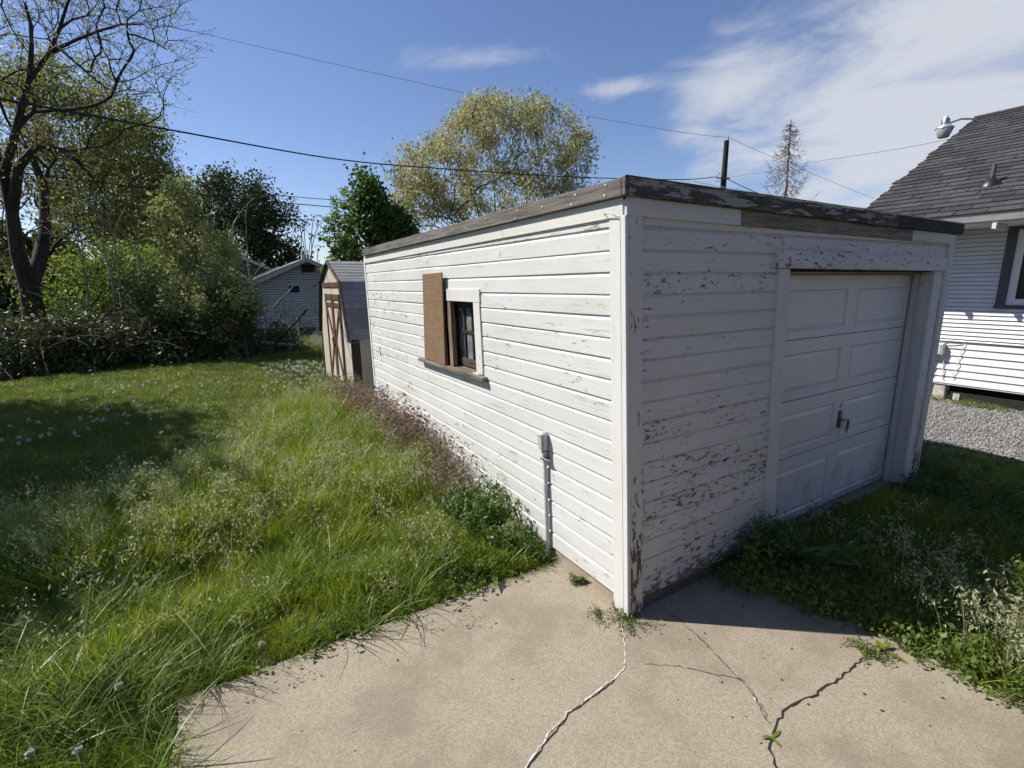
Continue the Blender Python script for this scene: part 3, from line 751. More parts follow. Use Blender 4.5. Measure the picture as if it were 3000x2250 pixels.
# edge trim along the roof line
for (a, b) in zip(GAM[1:-1], GAM[2:-1]):
    ya, za = a; yb, zb = b
    shb(MB().tube([(SX - .03, ya, za), (SX - .03, yb, zb)], .035, 4), 'edge_trim', M['shed_edge'])
shb(MB().box(SX - .022, SX - .001, 7.97, 9.60, 2.03, 2.13), 'gable_trim', M['shed_trim'], bevel=.004)
shb(MB().box(SX - .018, SX - .001, 10.10, 10.19, -0.03, 1.0), 'edge_trim', M['shed_edge'])
# doors with their braces
for (a, b, s) in ((7.97, 8.655, 1), (8.665, 9.34, -1)):
    d = shb(MB().box(SX - .014, SX - .002, a, b, 0.03, 1.90), 'door', M['shed_front'])
    def bar(y0, z0, y1, z1, w=.045, nm='brace', th=.018):
        t = Vector((0, y1 - y0, z1 - z0)).normalized(); nn = Vector((0, -t.z, t.y)) * w; P = [Vector((SX - .014, y0, z0)), Vector((SX - .014, y1, z1))]
        A = [P[0] + nn, P[0] - nn, P[1] - nn, P[1] + nn]
        o = MB().hexa([p - Vector((th, 0, 0)) for p in A], [p - Vector((.001, 0, 0)) for p in A]).build(nm, M['shed_trim'], d)
        o.matrix_parent_inverse = Matrix.Identity(4); return o
    bar(a + .045, 0.05, a + .045, 1.88, nm='stile'); bar(b - .045, 0.05, b - .045, 1.88, nm='stile')
    bar(a + .02, 1.84, b - .02, 1.84, .055, nm='rail', th=.021); bar(a + .02, 1.68, b - .02, 1.68, .04, nm='rail', th=.021)
    bar(a + .02, 0.09, b - .02, 0.09, .05, nm='rail', th=.021)
    if s > 0: bar(a + .09, 1.62, b - .09, 0.95, th=.016); bar(b - .09, 0.93, a + .09, 0.16, th=.016)
    else: bar(b - .09, 1.62, a + .09, 0.95, th=.016); bar(a + .09, 0.93, b - .09, 0.16, th=.016)
shb(MB().tube([(SX - .03, 8.66, 1.05), (SX - .07, 8.65, 1.0), (SX - .06, 8.65, .86), (SX - .03, 8.66, .8)], .018, 6), 'latch', M['steel'])
# roof: sheathing and shingles laid one by one
def slope_shingles(parent_fn, p0, p1, x0, x1, rows, wid, th, m, seed, lim=None):
    """p0 eave, p1 ridge in (y, z); shingles run along x"""
    e = Vector((0, p0[0], p0[1])); u = Vector((0, p1[0] - p0[0], p1[1] - p0[1])); Ls = u.length; u /= Ls
    nrm = Vector((0, -u.z, u.y));
    if nrm.z < 0: nrm = -nrm
    ex = Ls / rows
    me = MB()
    w = wid - .006
    a = [Vector((0, 0, 0)), Vector((w, 0, 0))]
    V = [Vector((0, 0, 0)) + nrm * th, Vector((w, 0, 0)) + nrm * th, Vector((w, 0, 0)) + u * (ex + .02) + nrm * .002, u * (ex + .02) + nrm * .002]
    V2 = [v - nrm * (th * .9 if i < 2 else .0015) for i, v in enumerate(V)]
    mb = MB().add(V + V2, [(0, 1, 2, 3), (7, 6, 5, 4), (0, 4, 5, 1), (1, 5, 6, 2), (3, 2, 6, 7), (0, 3, 7, 4)])
    shp = bpy.data.meshes.new('shingle'); shp.from_pydata(mb.v, [], mb.f); shp.update(); shp.materials.append(m)
    rr = random.Random(seed)
    for r in range(rows):
        x = x0 - (wid * .5 if r % 2 else 0) + rr.uniform(-.03, .0)
        while x < x1 - .02:
            o = link('shingle', shp, m); o.parent = parent_fn
            k = 1.0
            xs = x
            if x < x0: k = (wid - (x0 - x)) / wid; xs = x0
            if xs + wid * k > x1: k = (x1 - xs) / wid
            o.scale = (max(k, .05), 1, 1)
            o.location = Vector((xs, 0, 0)) + e + u * (ex * r) + nrm * rr.uniform(0, .002)
            x += wid
sroof = MB()
for (a, b) in zip(GAM[1:-1], GAM[2:-1]):
    sroof.add([(SX - .05, a[0], a[1]), (2.6, a[0], a[1]), (2.6, b[0], b[1]), (SX - .05, b[0], b[1])] + [(SX - .05, a[0], a[1] - .02), (2.6, a[0], a[1] - .02), (2.6, b[0], b[1] - .02), (SX - .05, b[0], b[1] - .02)], [(0, 1, 2, 3), (7, 6, 5, 4), (0, 4, 5, 1), (2, 6, 7, 3), (0, 3, 7, 4), (1, 5, 6, 2)])
sroof = shb(sroof, 'roof', M['shed_shingle'])
sroof.matrix_parent_inverse = Matrix.Translation((-0.12, -8.8, 0))
slope_shingles(sroof, (7.375, 1.0), (7.84, 2.135), SX - .055, 1.35, 9, .305, .012, M['shed_shingle'], 5)
slope_shingles(sroof, (7.825, 2.12), (8.80, 2.55), SX - .055, 1.35, 7, .305, .012, M['shed_shingle'], 6)

# ------------------------------------------------------------------ neighbouring white house on the right
M['lap_white'] = plain('house_white_paint', (0.66, 0.66, 0.66), 0.55, .3, scale=3, var=.05)
M['trim_lap_shade_grey'] = plain('house_grey_trim_and_lap_shade', (0.085, 0.085, 0.095), 0.6, .3, scale=5, var=.1)
M['soffit'] = plain('house_soffit', (0.55, 0.54, 0.52), 0.7, .2, var=.06)
M['foundation'] = plain('foundation_stone', (0.46, 0.42, 0.37), 0.9, .2, scale=7, var=.25)
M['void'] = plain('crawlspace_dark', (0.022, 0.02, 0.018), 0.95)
HX = 9.3; HY0, HY1 = -2.6, 2.35
house = empty('house', (11.5, 0, -0.12), 'white clapboard house with dark shingle roof and grey window trim beyond the gravel', 'house')
def hb(mb, name, m, parent=None, **k):
    o = mb.build(name, m, parent or house, **k)
    if parent is None: o.matrix_parent_inverse = Matrix.Translation((-11.5, 0, 0.12))
    return o
hw = hb(MB().box(HX, HX + .1, HY0, HY1, 0.16, 3.0).box(HX + .1, 18, HY1 - .1, HY1, -0.1, 3.0), 'wall', M['trim_lap_shade_grey'])  # dark backing seen through the clapboard slots paints their lap shadow lines
def lap(y0, y1, z, h, d):
    V = [(HX - d, y0, z + .005), (HX - d, y1, z + .005), (HX - .004, y1, z + h - .003), (HX - .004, y0, z + h - .003), (HX, y0, z + .005), (HX, y1, z + .005), (HX, y1, z + h - .003), (HX, y0, z + h - .003)]
    MB().add(V, [(0, 1, 2, 3), (7, 6, 5, 4), (0, 4, 5, 1), (3, 2, 6, 7), (0, 3, 7, 4), (1, 5, 6, 2)]).build('clapboard', M['lap_white'], hw).matrix_parent_inverse = Matrix.Identity(4)
z = 0.19
while z < 0.95:
    lap(HY0, HY1, z, .128, .026); z += .128
lap(HY0, HY1, .96, .03, .045)
z = 1.0
while z < 2.96:
    if z + .072 > 1.585 and z < 2.95: lap(0.905, HY1, z, .072, .027); lap(HY0, -.60, z, .072, .027)
    else: lap(HY0, HY1, z, .072, .027)
    z += .0722
hb(MB().box(HX - .012, HX, HY0, HY1, .165, .19), 'sill_board', M['lap_white'])
# under the floor: stone piers and the dark crawlspace
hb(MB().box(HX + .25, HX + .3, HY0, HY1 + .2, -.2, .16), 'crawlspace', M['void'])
hb(MB().box(HX + .01, HX + .2, 1.36, HY1, -.2, .16), 'foundation_block', M['foundation'], bevel=.02)
hb(MB().box(HX + .02, HX + .2, 0.02, .22, -.2, .16), 'foundation_block', M['foundation'], bevel=.02)
hb(MB().box(HX + .03, HX + .06, .30, 1.30, -.2, .04), 'plank', M['void'])
hb(MB().box(HX + .02, HX + .07, 1.16, 1.25, -.2, .02), 'stake', M['foundation'])
# window
wn_ = hb(MB().box(HX - .035, HX, .775, .903, 1.59, 2.95).box(HX - .035, HX, -.60, .775, 2.83, 2.95).box(HX - .045, HX, -.62, .915, 1.565, 1.62).box(HX - .035, HX, -.60, -.47, 1.62, 2.83), 'window', M['trim_lap_shade_grey'], label='house window with wide grey surround')
def wp(mb, name, m): o = mb.build(name, m, wn_); o.matrix_parent_inverse = Matrix.Identity(4); return o
wp(MB().box(HX - .025, HX, .675, .774, 1.621, 2.829).box(HX - .025, HX, -.469, .675, 1.621, 1.72).box(HX - .025, HX, -.469, .675, 2.74, 2.829).box(HX - .025, HX, -.469, -.37, 1.72, 2.74), 'frame', M['lap_white'])
wp(MB().box(HX - .012, HX - .008, -.37, .675, 1.72, 2.74), 'pane', M['glass_dark'])
# roof
EX, EZ, RX, RZ, YR = 8.3, 3.04, 13.65, 5.71, 2.95
rs = MB().hexa([(EX, HY0 - .5, EZ - .07), (RX, HY0 - .5, RZ - .07), (RX, YR, RZ - .07), (EX, YR, EZ - .07)], [(EX, HY0 - .5, EZ), (RX, HY0 - .5, RZ), (RX, YR, RZ), (EX, YR, EZ)])
rs.hexa([(RX, HY0 - .5, RZ - .07), (19, HY0 - .5, EZ - .07), (19, YR, EZ - .07), (RX, YR, RZ - .07)], [(RX, HY0 - .5, RZ), (19, HY0 - .5, EZ), (19, YR, EZ), (RX, YR, RZ)])
roof = hb(rs, 'roof', M['roof_shingle'])
hb(MB().box(EX - .012, EX + .018, HY0 - .5, YR, EZ - .12, EZ - .03), 'eave_fascia', plain('eave_grey', (0.20, 0.20, 0.205), .6))
hb(MB().box(EX + .02, HX, HY0 - .5, YR - .2, EZ - .15, EZ - .125), 'soffit', M['soffit'])
for k in range(8):
    y = HY0 + .3 + k * .62
    hb(MB().box(EX - .02, EX + .5, y, y + .05, EZ - .24, EZ - .151), 'rafter_tail', M['soffit'])
# shingles of the slope that faces the garage, built the same way along y
def house_shingles():
    e = Vector((EX, 0, EZ)); u = Vector((RX - EX, 0, RZ - EZ)); Ls = u.length; u /= Ls; nrm = Vector((-u.z, 0, u.x)); rows = 29; ex = Ls / rows; wid = .40; th = .022
    w = wid - .008
    V = [nrm * th, Vector((0, w, 0)) + nrm * th, Vector((0, w, 0)) + u * (ex + .03) + nrm * .003, u * (ex + .03) + nrm * .003]
    V2 = [v - nrm * (th * .9 if i < 2 else .002) for i, v in enumerate(V)]
    me = bpy.data.meshes.new('shingle'); me.from_pydata([tuple(v) for v in V + V2], [], [(3, 2, 1, 0), (4, 5, 6, 7), (1, 5, 4, 0), (2, 6, 5, 1), (7, 6, 2, 3), (4, 7, 3, 0)]); me.update(); me.materials.append(M['roof_shingle'])
    rr = random.Random(9)
    for r in range(rows):
        y_near = 0.35 + 1.15 * r / rows
        y = YR + .02 - (wid * .5 if r % 2 else 0) + rr.uniform(-.06, .06)
        y1 = y
        while y > y_near - .4:
            y -= wid
            o = link('shingle', me, None); o.parent = roof; o.location = Vector((0, y, 0)) + e + u * (ex * r) + nrm * rr.uniform(0, .004); o.scale.y = rr.choice((1, 1, .98))
        if YR - y1 > .06:
            o = link('shingle', me, None); o.parent = roof; o.location = Vector((0, y1, 0)) + e + u * (ex * r); o.scale.y = (YR + .02 - y1) / wid
house_shingles()
hb(MB().tube([(RX, HY0 - .5, RZ + .01), (RX, YR, RZ + .01)], .05, 6), 'ridge_cap', M['roof_shingle'])
# plumbing vent on the roof
r_ = ray(2903, 540); n_ = np.array([-(RZ - EZ), 0, RX - EX]); n_ /= np.linalg.norm(n_)
tv = np.dot(np.array([EX, 0, EZ]) - CAM, n_) / np.dot(r_, n_); pv = CAM + r_ * tv
vent = MB().lathe([(.17, -.05), (.155, .0), (.085, .075), (.045, .11), (.04, .12)], pv, 14).build('vent_flashing', M['black_metal'], roof, smooth=True)
MB().tube([pv + np.array([0, 0, .10]), pv + np.array([.01, 0, .32])], .034, 8).build('vent_pipe', M['trim_lap_shade_grey'], vent, smooth=True)
for o_ in (vent,): o_.matrix_parent_inverse = Matrix.Identity(4)
# yard light on the gable
M['galv'] = plain('galvanised', (0.55, 0.56, 0.57), 0.35, .5, .6)
M['lens'] = plain('ribbed_lens', (0.36, 0.36, 0.34), 0.35, .5)
lp = at(2768, 372, 15.6)
LS = .62
lamp = empty('yard_light', lp, 'grey barn light on a curved arm at the house gable', 'lamp')
S_ = 1.0
def lb(mb, name, m, **k): return mb.build(name, m, lamp, smooth=True, **k)
lb(MB().lathe([(.155, -.36), (.165, -.35), (.27, -.06), (.26, -.04)], (0, 0, 0), 18), 'lens', M['lens'])
lb(MB().lathe([(.285, -.055), (.28, -.03), (.16, .06), (.13, .08)], (0, 0, 0), 18), 'shade', M['galv'])
lb(MB().lathe([(.13, .08), (.125, .26), (.11, .28)], (0, 0, 0), 14), 'ballast_housing', M['steel'])
lb(MB().lathe([(.065, .28), (.06, .36), (.05, .37)], (0, 0, 0), 10), 'photocell', M['galv'])
lamp.scale = (LS, LS, LS); ae = (at(2853, 350, 16.1) - lp) / LS
av = Vector((ae[0], ae[1], 0)).normalized()
lb(MB().tube([av * .12 + Vector((0, 0, .12)), av * .35 + Vector((0, 0, .2)), av * .62 + Vector((0, 0, .29)), av * .8 + Vector((0, 0, .29)), Vector(ae) + Vector((0, 0, .02)), Vector(ae) + av * .3 - Vector((0, 0, .2))], .035, 8), 'arm', M['galv'])
# meter box, cables and small sign on the house wall
ub = empty('utility_box', (HX - .02, 1.5, .7), 'small white utility box with loose cables on the sunlit house wall', 'utility box')
def ubb(mb, name, m, **k):
    o = mb.build(name, m, ub, **k); o.matrix_parent_inverse = Matrix.Translation((-(HX - .02), -1.5, -.7)); return o
ubb(MB().box(HX - .13, HX - .02, 1.455, 1.70, .70, .915), 'box', M['lap_white'], bevel=.012)
ubb(MB().box(HX - .14, HX - .131, 1.48, 1.68, .72, .90), 'cover', M['metal_grey'], bevel=.004)
ubb(MB().box(HX - .10, HX - .05, 1.56, 1.62, .665, .699), 'fitting', M['black_metal'])
ubb(MB().tube([(HX - .07, 1.59, .67), (HX - .06, 1.585, .5), (HX - .05, 1.6, .3), (HX - .05, 1.62, .05), (HX - .08, 1.66, -.12)], .012, 5), 'cable', M['black_metal'])
ubb(MB().tube([(HX - .045, 1.44, .66), (HX - .04, 1.445, .5), (HX - .045, 1.42, .38), (HX - .04, 1.45, .30), (HX - .05, 1.41, .27)], .008, 5), 'cable', M['caulk'])
ubb(MB().tube([(HX - .05, 1.20, .95), (HX - .045, 1.22, .8), (HX - .05, 1.25, .65), (HX - .045, 1.23, .55), (HX - .05, 1.27, .42), (HX - .045, 1.29, .30)], .006, 5), 'cable', M['caulk'])
ubb(MB().tube([(HX - .05, 1.47, .905), (HX - .06, 1.35, .945), (HX - .05, 1.25, .955)], .008, 5), 'cable', M['trim_lap_shade_grey'])
ps = at(2946, 645, 11.2)
sg = MB().box(-.01, .01, -.05, .05, -.075, .075).build('eave_sign', M['caulk'], None, label='tiny white plate under the house eave next to the window', category='plate')
sg.location = ps; sg.rotation_euler = (math.radians(14), 0, .3)
for k in (-.02, .015): MB().box(-.0125, -.0102, -.02, .03, k, k + .008).build('mark', M['trim_lap_shade_grey'], sg)
# ------------------------------------------------------------------ unseen house added behind the patio to block sky light on the garage front
M['brick'] = plain('brown_brick', (0.13, 0.085, 0.065), .9, .2, scale=12, var=.25)
sky_blocker_house = empty('sky_blocker_house', (-2, -8, 0), 'unseen brown house added behind the patio to block sky light', 'house')
for mb_, nm_, mm_ in ((MB().box(-9, 4.5, -12, -4.6, -.1, 3.0), 'wall', M['brick']),
                      (MB().extrude([(-4.0, 2.95), (-12.6, 2.95), (-8.3, 5.6)], -9.6, 5.1, lambda p, q: (q, p[0], p[1])), 'roof', M['roof_shingle']),
                      (MB().box(-3.4, -2.4, -4.62, -4.56, 0.3, 2.4), 'door', M['lap_white']),
                      (MB().box(-1.2, .6, -4.62, -4.57, 1.1, 2.3), 'window', M['glass_dark'])):
    mb_.build(nm_, mm_, sky_blocker_house).matrix_parent_inverse = Matrix.Translation((2, 8, 0))
# ------------------------------------------------------------------ buildings at the back
M['far_paint'] = peel('outbuilding_paint', 'x', (0.60, 0.58, 0.55), (0.16, 0.15, 0.14), 0.66, 0.3, scale=2.5, flake=.08, seed=3.7, bump=.004)
M['far_roof'] = plain('outbuilding_roof', (0.17, 0.16, 0.15), .9, scale=8, var=.3)
M['far_dark'] = plain('dark_opening', (0.02, 0.02, 0.022), .6)
M['far_trim'] = plain('pale_trim', (0.52, 0.51, 0.49), .7, var=.15)
M['far_wall2'] = plain('grey_stucco', (0.16, 0.155, 0.15), .9, var=.15)
def gable_house(name, label, xc, hw_, y0, y1, zw, zr, over, wallm, roofm, lap_h):
    h = empty(name, (xc, (y0 + y1) / 2, 0), label, 'house')
    inv = Matrix.Translation((-xc, -(y0 + y1) / 2, 0))
    def b(mb, nm, m, **k):
        o = mb.build(nm, m, h, **k); o.matrix_parent_inverse = inv; return o
    pr = [(xc - hw_, -.1), (xc + hw_, -.1), (xc + hw_, zw), (xc, zr), (xc - hw_, zw)]
    b(MB().extrude(pr, y0, y1, lambda p, s: (p[0], s, p[1])), 'wall', M['trim_lap_shade_grey'] if lap_h else wallm)  # under lapped siding, a dark backing stands in for shadow lines
    sd = MB(); z = 0.1                                         # lapped siding of the gable, joined
    while lap_h and z < zr - .1:
        w = hw_ if z < zw else hw_ * (zr - z) / (zr - zw)
        w2 = hw_ if z + lap_h < zw else hw_ * max(0.02, (zr - z - lap_h) / (zr - zw))
        sd.add([(xc - w, y0 - .045, z), (xc + w, y0 - .045, z), (xc + w2, y0 - .004, z + lap_h * .80), (xc - w2, y0 - .004, z + lap_h * .80), (xc - w, y0, z), (xc + w, y0, z)], [(0, 1, 2, 3), (4, 5, 1, 0)]); z += lap_h
    if lap_h: b(sd, 'siding', wallm)
    m_ = (zr - zw) / hw_
    for s in (-1, 1):
        e = xc + s * (hw_ + over); ez = zw - over * m_
        b(MB().hexa([(e, y0 - .35, ez + .02), (xc, y0 - .35, zr + .02), (xc, y1 + .3, zr + .02), (e, y1 + .3, ez + .02)][::s or 1], [(e, y0 - .35, ez + .10), (xc, y0 - .35, zr + .10), (xc, y1 + .3, zr + .10), (e, y1 + .3, ez + .10)][::s or 1]), 'roof', roofm)
        b(MB().hexa([(e, y0 - .39, ez - .10), (xc, y0 - .39, zr - .10), (xc, y0 - .352, zr - .10), (e, y0 - .352, ez - .10)][::s or 1], [(e, y0 - .39, ez + .07), (xc, y0 - .39, zr + .07), (xc, y0 - .352, zr + .07), (e, y0 - .352, ez + .07)][::s or 1]), 'rake_board', M['far_trim'])
    return h, b
def onY(px, py, Y): r = ray(px, py); return CAM + r * ((Y - CAM[1]) / r[1])
ob, obb = gable_house('outbuilding', 'grey white gabled outbuilding with small square window beyond the shed', 2.1, 2.55, 24, 30, 2.15, 3.32, .35, M['far_paint'], M['far_roof'], .115)
a = onY(842, 862, 24); c = onY(881, 832, 24)
w_ = obb(MB().box(a[0], c[0], 23.93, 23.97, a[2], c[2]), 'window', M['far_trim'])
o_ = MB().box(a[0] + .09, c[0] - .09, 23.915, 23.928, a[2] + .08, c[2] - .08).build('pane', M['far_dark'], w_)
a = onY(884, 797, 24); c = onY(919, 776, 24)
obb(MB().box(a[0], c[0], 23.93, 23.97, a[2], c[2]), 'gable_vent', M['far_dark'])
obb(MB().box(2.0, 2.2, 24.4, 24.6, 3.3, 3.62), 'chimney', M['far_trim'])
bh, bhb = gable_house('bungalow', 'dark grey bungalow with porch half hidden behind trees', -2.35, 3.6, 31, 40, 3.05, 4.75, .4, M['far_wall2'], M['far_roof'], 0)
pa = onY(640, 862, 29.4); pb = onY(752, 862, 29.4); pm = (pa[0] + pb[0]) / 2
bhb(MB().extrude([(pa[0], 2.1), (pb[0], 2.1), (pm, 2.95)], 29.4, 31, lambda p, s: (p[0], s, p[1])), 'porch_gable', M['far_wall2'])
for s, e in ((-1, pa[0] - .2), (1, pb[0] + .2)):
    bhb(MB().hexa([(e, 29.2, 1.98), (pm, 29.2, 2.92), (pm, 31, 2.92), (e, 31, 1.98)][::s], [(e, 29.2, 2.14), (pm, 29.2, 3.08), (pm, 31, 3.08), (e, 31, 2.14)][::s]), 'porch_roof', M['far_trim'])
for q in (0.08, .42, .92):
    x = pa[0] + (pb[0] - pa[0]) * q
    bhb(MB().box(x - .08, x + .08, 29.45, 29.6, 0, 2.1), 'porch_post', M['far_trim'])
bhb(MB().box(pm - .1, pm + .75, 30.9, 30.98, 0, 2.05), 'door', M['far_dark'])
bhb(MB().box(pa[0] + .2, pa[0] + .9, 30.9, 30.98, .9, 2.0), 'window', M['far_trim'])
bhb(MB().box(pa[0] + .28, pa[0] + .82, 30.88, 30.899, .98, 1.92), 'pane', M['far_dark'])
bhb(MB().box(-2.6, -2.0, 30.93, 30.985, 3.5, 4.1), 'gable_vent', M['far_dark'])

# ------------------------------------------------------------------ vegetation tools
def leaf_quads(P, size, rng, aspect=0.55, up=0.3, fold=False):
    """diamond leaves with random facing; size scalar or array"""
    n = len(P); s = np.broadcast_to(size, (n,)) * rng.uniform(.6, 1.25, n)
    d = rng.normal(size=(n, 3)); d[:, 2] -= up; d /= np.linalg.norm(d, axis=1, keepdims=True)
    r = rng.normal(size=(n, 3)); w = np.cross(d, r); w /= np.linalg.norm(w, axis=1, keepdims=True) + 1e-9
    L = d * s[:, None]; W = w * (s * aspect * .5)[:, None]
    V = np.stack([P, P + L * .45 + W, P + L, P + L * .45 - W], 1).reshape(-1, 3)
    F = np.arange(n * 4).reshape(n, 4)
    return V, F
def frusta(P0, P1, R0, R1, k):
    n = len(P0); t = P1 - P0; t /= np.linalg.norm(t, axis=1, keepdims=True) + 1e-9
    ref = np.where(np.abs(t[:, 2:3]) > .9, np.array([[1., 0, 0]]), np.array([[0, 0, 1.]]))
    u = np.cross(t, ref); u /= np.linalg.norm(u, axis=1, keepdims=True) + 1e-9; w = np.cross(u, t)
    a = np.arange(k) * 2 * np.pi / k; ca = np.cos(a)[None, :, None]; sa = np.sin(a)[None, :, None]
    ringv = u[:, None] * ca + w[:, None] * sa
    V = np.concatenate([P0[:, None] + ringv * R0[:, None, None], P1[:, None] + ringv * R1[:, None, None]], 1).reshape(-1, 3)
    b = (np.arange(n) * 2 * k)[:, None]; i = np.arange(k)[None]; j = (i + 1) % k
    F = np.stack([b + i, b + j, b + k + j, b + k + i], -1).reshape(-1, 4)
    return V, F
class Skel:
    def __init__(self, rng): self.p = []; self.par = []; self.rng = rng
    def line(self, pts, par=-1):
        for q in pts:
            self.p.append(np.array(q, float)); self.par.append(par); par = len(self.p) - 1
        return par
    def path(self, a, b, par, step, jit=.06, sag=0.0):
        L = np.linalg.norm(b - a); n = max(1, int(L / step))
        off = self.rng.normal(size=3) * L * .07
        for k in range(1, n + 1):
            t = k / n; q = a + (b - a) * t + off * math.sin(math.pi * t) + (self.rng.normal(size=3) * jit * step if k < n else 0)
            q[2] -= sag * L * (t * t - t) * -1 * 0 + sag * L * math.sin(math.pi * t) * -1
            self.p.append(q); self.par.append(par); par = len(self.p) - 1
        return par
    def grow(self, targets, step=.4, jit=.15, sag=0.0, origin=None, minz=None):
        o = self.p[0] if origin is None else origin
        order = np.argsort(np.linalg.norm(targets - o, axis=1))
        for t in targets[order]:
            A = np.array(self.p); d = np.linalg.norm(A - t, axis=1)
            pen = np.maximum(0, A[:, 2] - t[2]) * .8
            if minz is not None: pen = pen + np.where(A[:, 2] < minz, 50, 0)
            i = int(np.argmin(d + pen)); self.path(A[i], t, i, step, jit, sag)
    def twigs(self, per, L, seed=0):
        r = np.random.default_rng(seed); has = set(self.par); tips = [i for i in range(len(self.p)) if i not in has]
        for i in tips:
            d0 = self.p[i] - self.p[self.par[i]]; d0 = d0 / (np.linalg.norm(d0) + 1e-9)
            for _ in range(per):
                d = d0 + r.normal(size=3) * .55; d /= np.linalg.norm(d); par = i; q = self.p[i]
                for k in range(3):
                    q = q + d * L / 3 * r.uniform(.6, 1.3); d = d + r.normal(size=3) * .25; d /= np.linalg.norm(d)
                    self.p.append(q); self.par.append(par); par = len(self.p) - 1
    def finish(self, rtip, power, rmax=None, smooth=2):
        P = np.array(self.p); par = np.array(self.par); n = len(P)
        for _ in range(smooth):
            acc = np.zeros_like(P); cnt = np.zeros(n); k = par >= 0
            np.add.at(acc, par[k], P[k]); np.add.at(cnt, par[k], 1)
            q = k & (cnt > 0); P2 = P.copy()
            P2[q] = .4 * P[q] + .3 * P[par[q]] + .3 * acc[q] / cnt[q][:, None]; P = P2
        w = np.ones(n); haschild = np.zeros(n, bool); haschild[par[par >= 0]] = True
        w[haschild] = 0
        for i in range(n - 1, 0, -1):
            if par[i] >= 0: w[par[i]] += w[i]
        R = rtip * np.power(np.maximum(w, 1), power)
        if rmax: R = np.minimum(R, rmax)
        self.P, self.par_, self.R, self.w, self.tip = P, par, R, w, ~haschild
        return self
    def wood(self, name, m, parent):
        k = self.par_ >= 0; P1 = self.P[k]; P0 = self.P[self.par_[k]]; R1 = self.R[k]; R0 = np.minimum(self.R[self.par_[k]], R1 * 1.6)
        V = []; F = []; n = 0
        for lo, hi, s in ((.06, 99, 8), (.02, .06, 5), (0, .02, 3)):
            q = (R1 >= lo) & (R1 < hi)
            if q.any():
                v, f = frusta(P0[q], P1[q], R0[q], R1[q], s); V.append(v); F.append(f + n); n += len(v)
        me = mesh_np(name, np.concatenate(V), np.concatenate(F)); me.polygons.foreach_set('use_smooth', np.ones(len(me.polygons), bool))
        return link(name, me, m, parent)
def ell(rng, c, r, n, shell=.0, squash=None):
    d = rng.normal(size=(n, 3)); d /= np.linalg.norm(d, axis=1, keepdims=True)
    rad = (shell + (1 - shell) * rng.uniform(0, 1, n)) ** (1 / 2.2)
    return np.array(c) + d * rad[:, None] * np.array(r)
def crown(name, V, F, m, parent): return link(name, mesh_np(name, V, F), m, parent)
def tree_root(name, label, p, cat='tree', group=None): return empty(name, (0, 0, 0), label, cat, group)

M['bark'] = wood('dark_bark', 'z', (0.018, 0.014, 0.011), (0.07, 0.056, 0.045), None, seed=20)
M['bark_pale'] = wood('pale_bark', 'z', (0.16, 0.14, 0.115), (0.34, 0.30, 0.25), None, seed=21)
M['bark_grey'] = wood('grey_bark', 'z', (0.05, 0.042, 0.036), (0.14, 0.12, 0.10), None, seed=22)
M['twig'] = plain('brown_twig', (0.085, 0.062, 0.045), .9, var=.3, scale=2)
M['lf_locust'] = leafmat('locust_leaf', (0.13, 0.15, 0.035), (0.30, 0.32, 0.09), .45)
M['lf_spring'] = leafmat('spring_leaf', (0.12, 0.145, 0.03), (0.30, 0.31, 0.08), .42, pos_scale=.35, c3=(0.20, 0.135, 0.055))
M['lf_lime'] = leafmat('lime_leaf', (0.10, 0.15, 0.02), (0.24, 0.30, 0.05), .5)
M['lf_dark'] = leafmat('dark_leaf', (0.028, 0.042, 0.014), (0.075, 0.10, 0.035), .3)
M['lf_mid'] = leafmat('mid_leaf', (0.05, 0.075, 0.02), (0.12, 0.16, 0.05), .38)
M['lf_pale'] = leafmat('pale_leaf', (0.19, 0.22, 0.06), (0.42, 0.45, 0.17), .42)
M['lf_maple'] = leafmat('maple_leaf', (0.035, 0.072, 0.012), (0.11, 0.185, 0.032), .35, pos_scale=.9)
M['lf_poplar'] = leafmat('shoot_leaf', (0.10, 0.17, 0.025), (0.22, 0.31, 0.06), .5)
M['lf_willow'] = leafmat('willow_leaf', (0.29, 0.265, 0.095), (0.52, 0.49, 0.22), .4, pos_scale=.5, c3=(0.13, 0.155, 0.045))
M['lf_bramble'] = leafmat('bramble_leaf', (0.030, 0.046, 0.012), (0.13, 0.165, 0.05), .25, pos_scale=1.3, c3=(0.05, 0.036, 0.02), spec=.6)

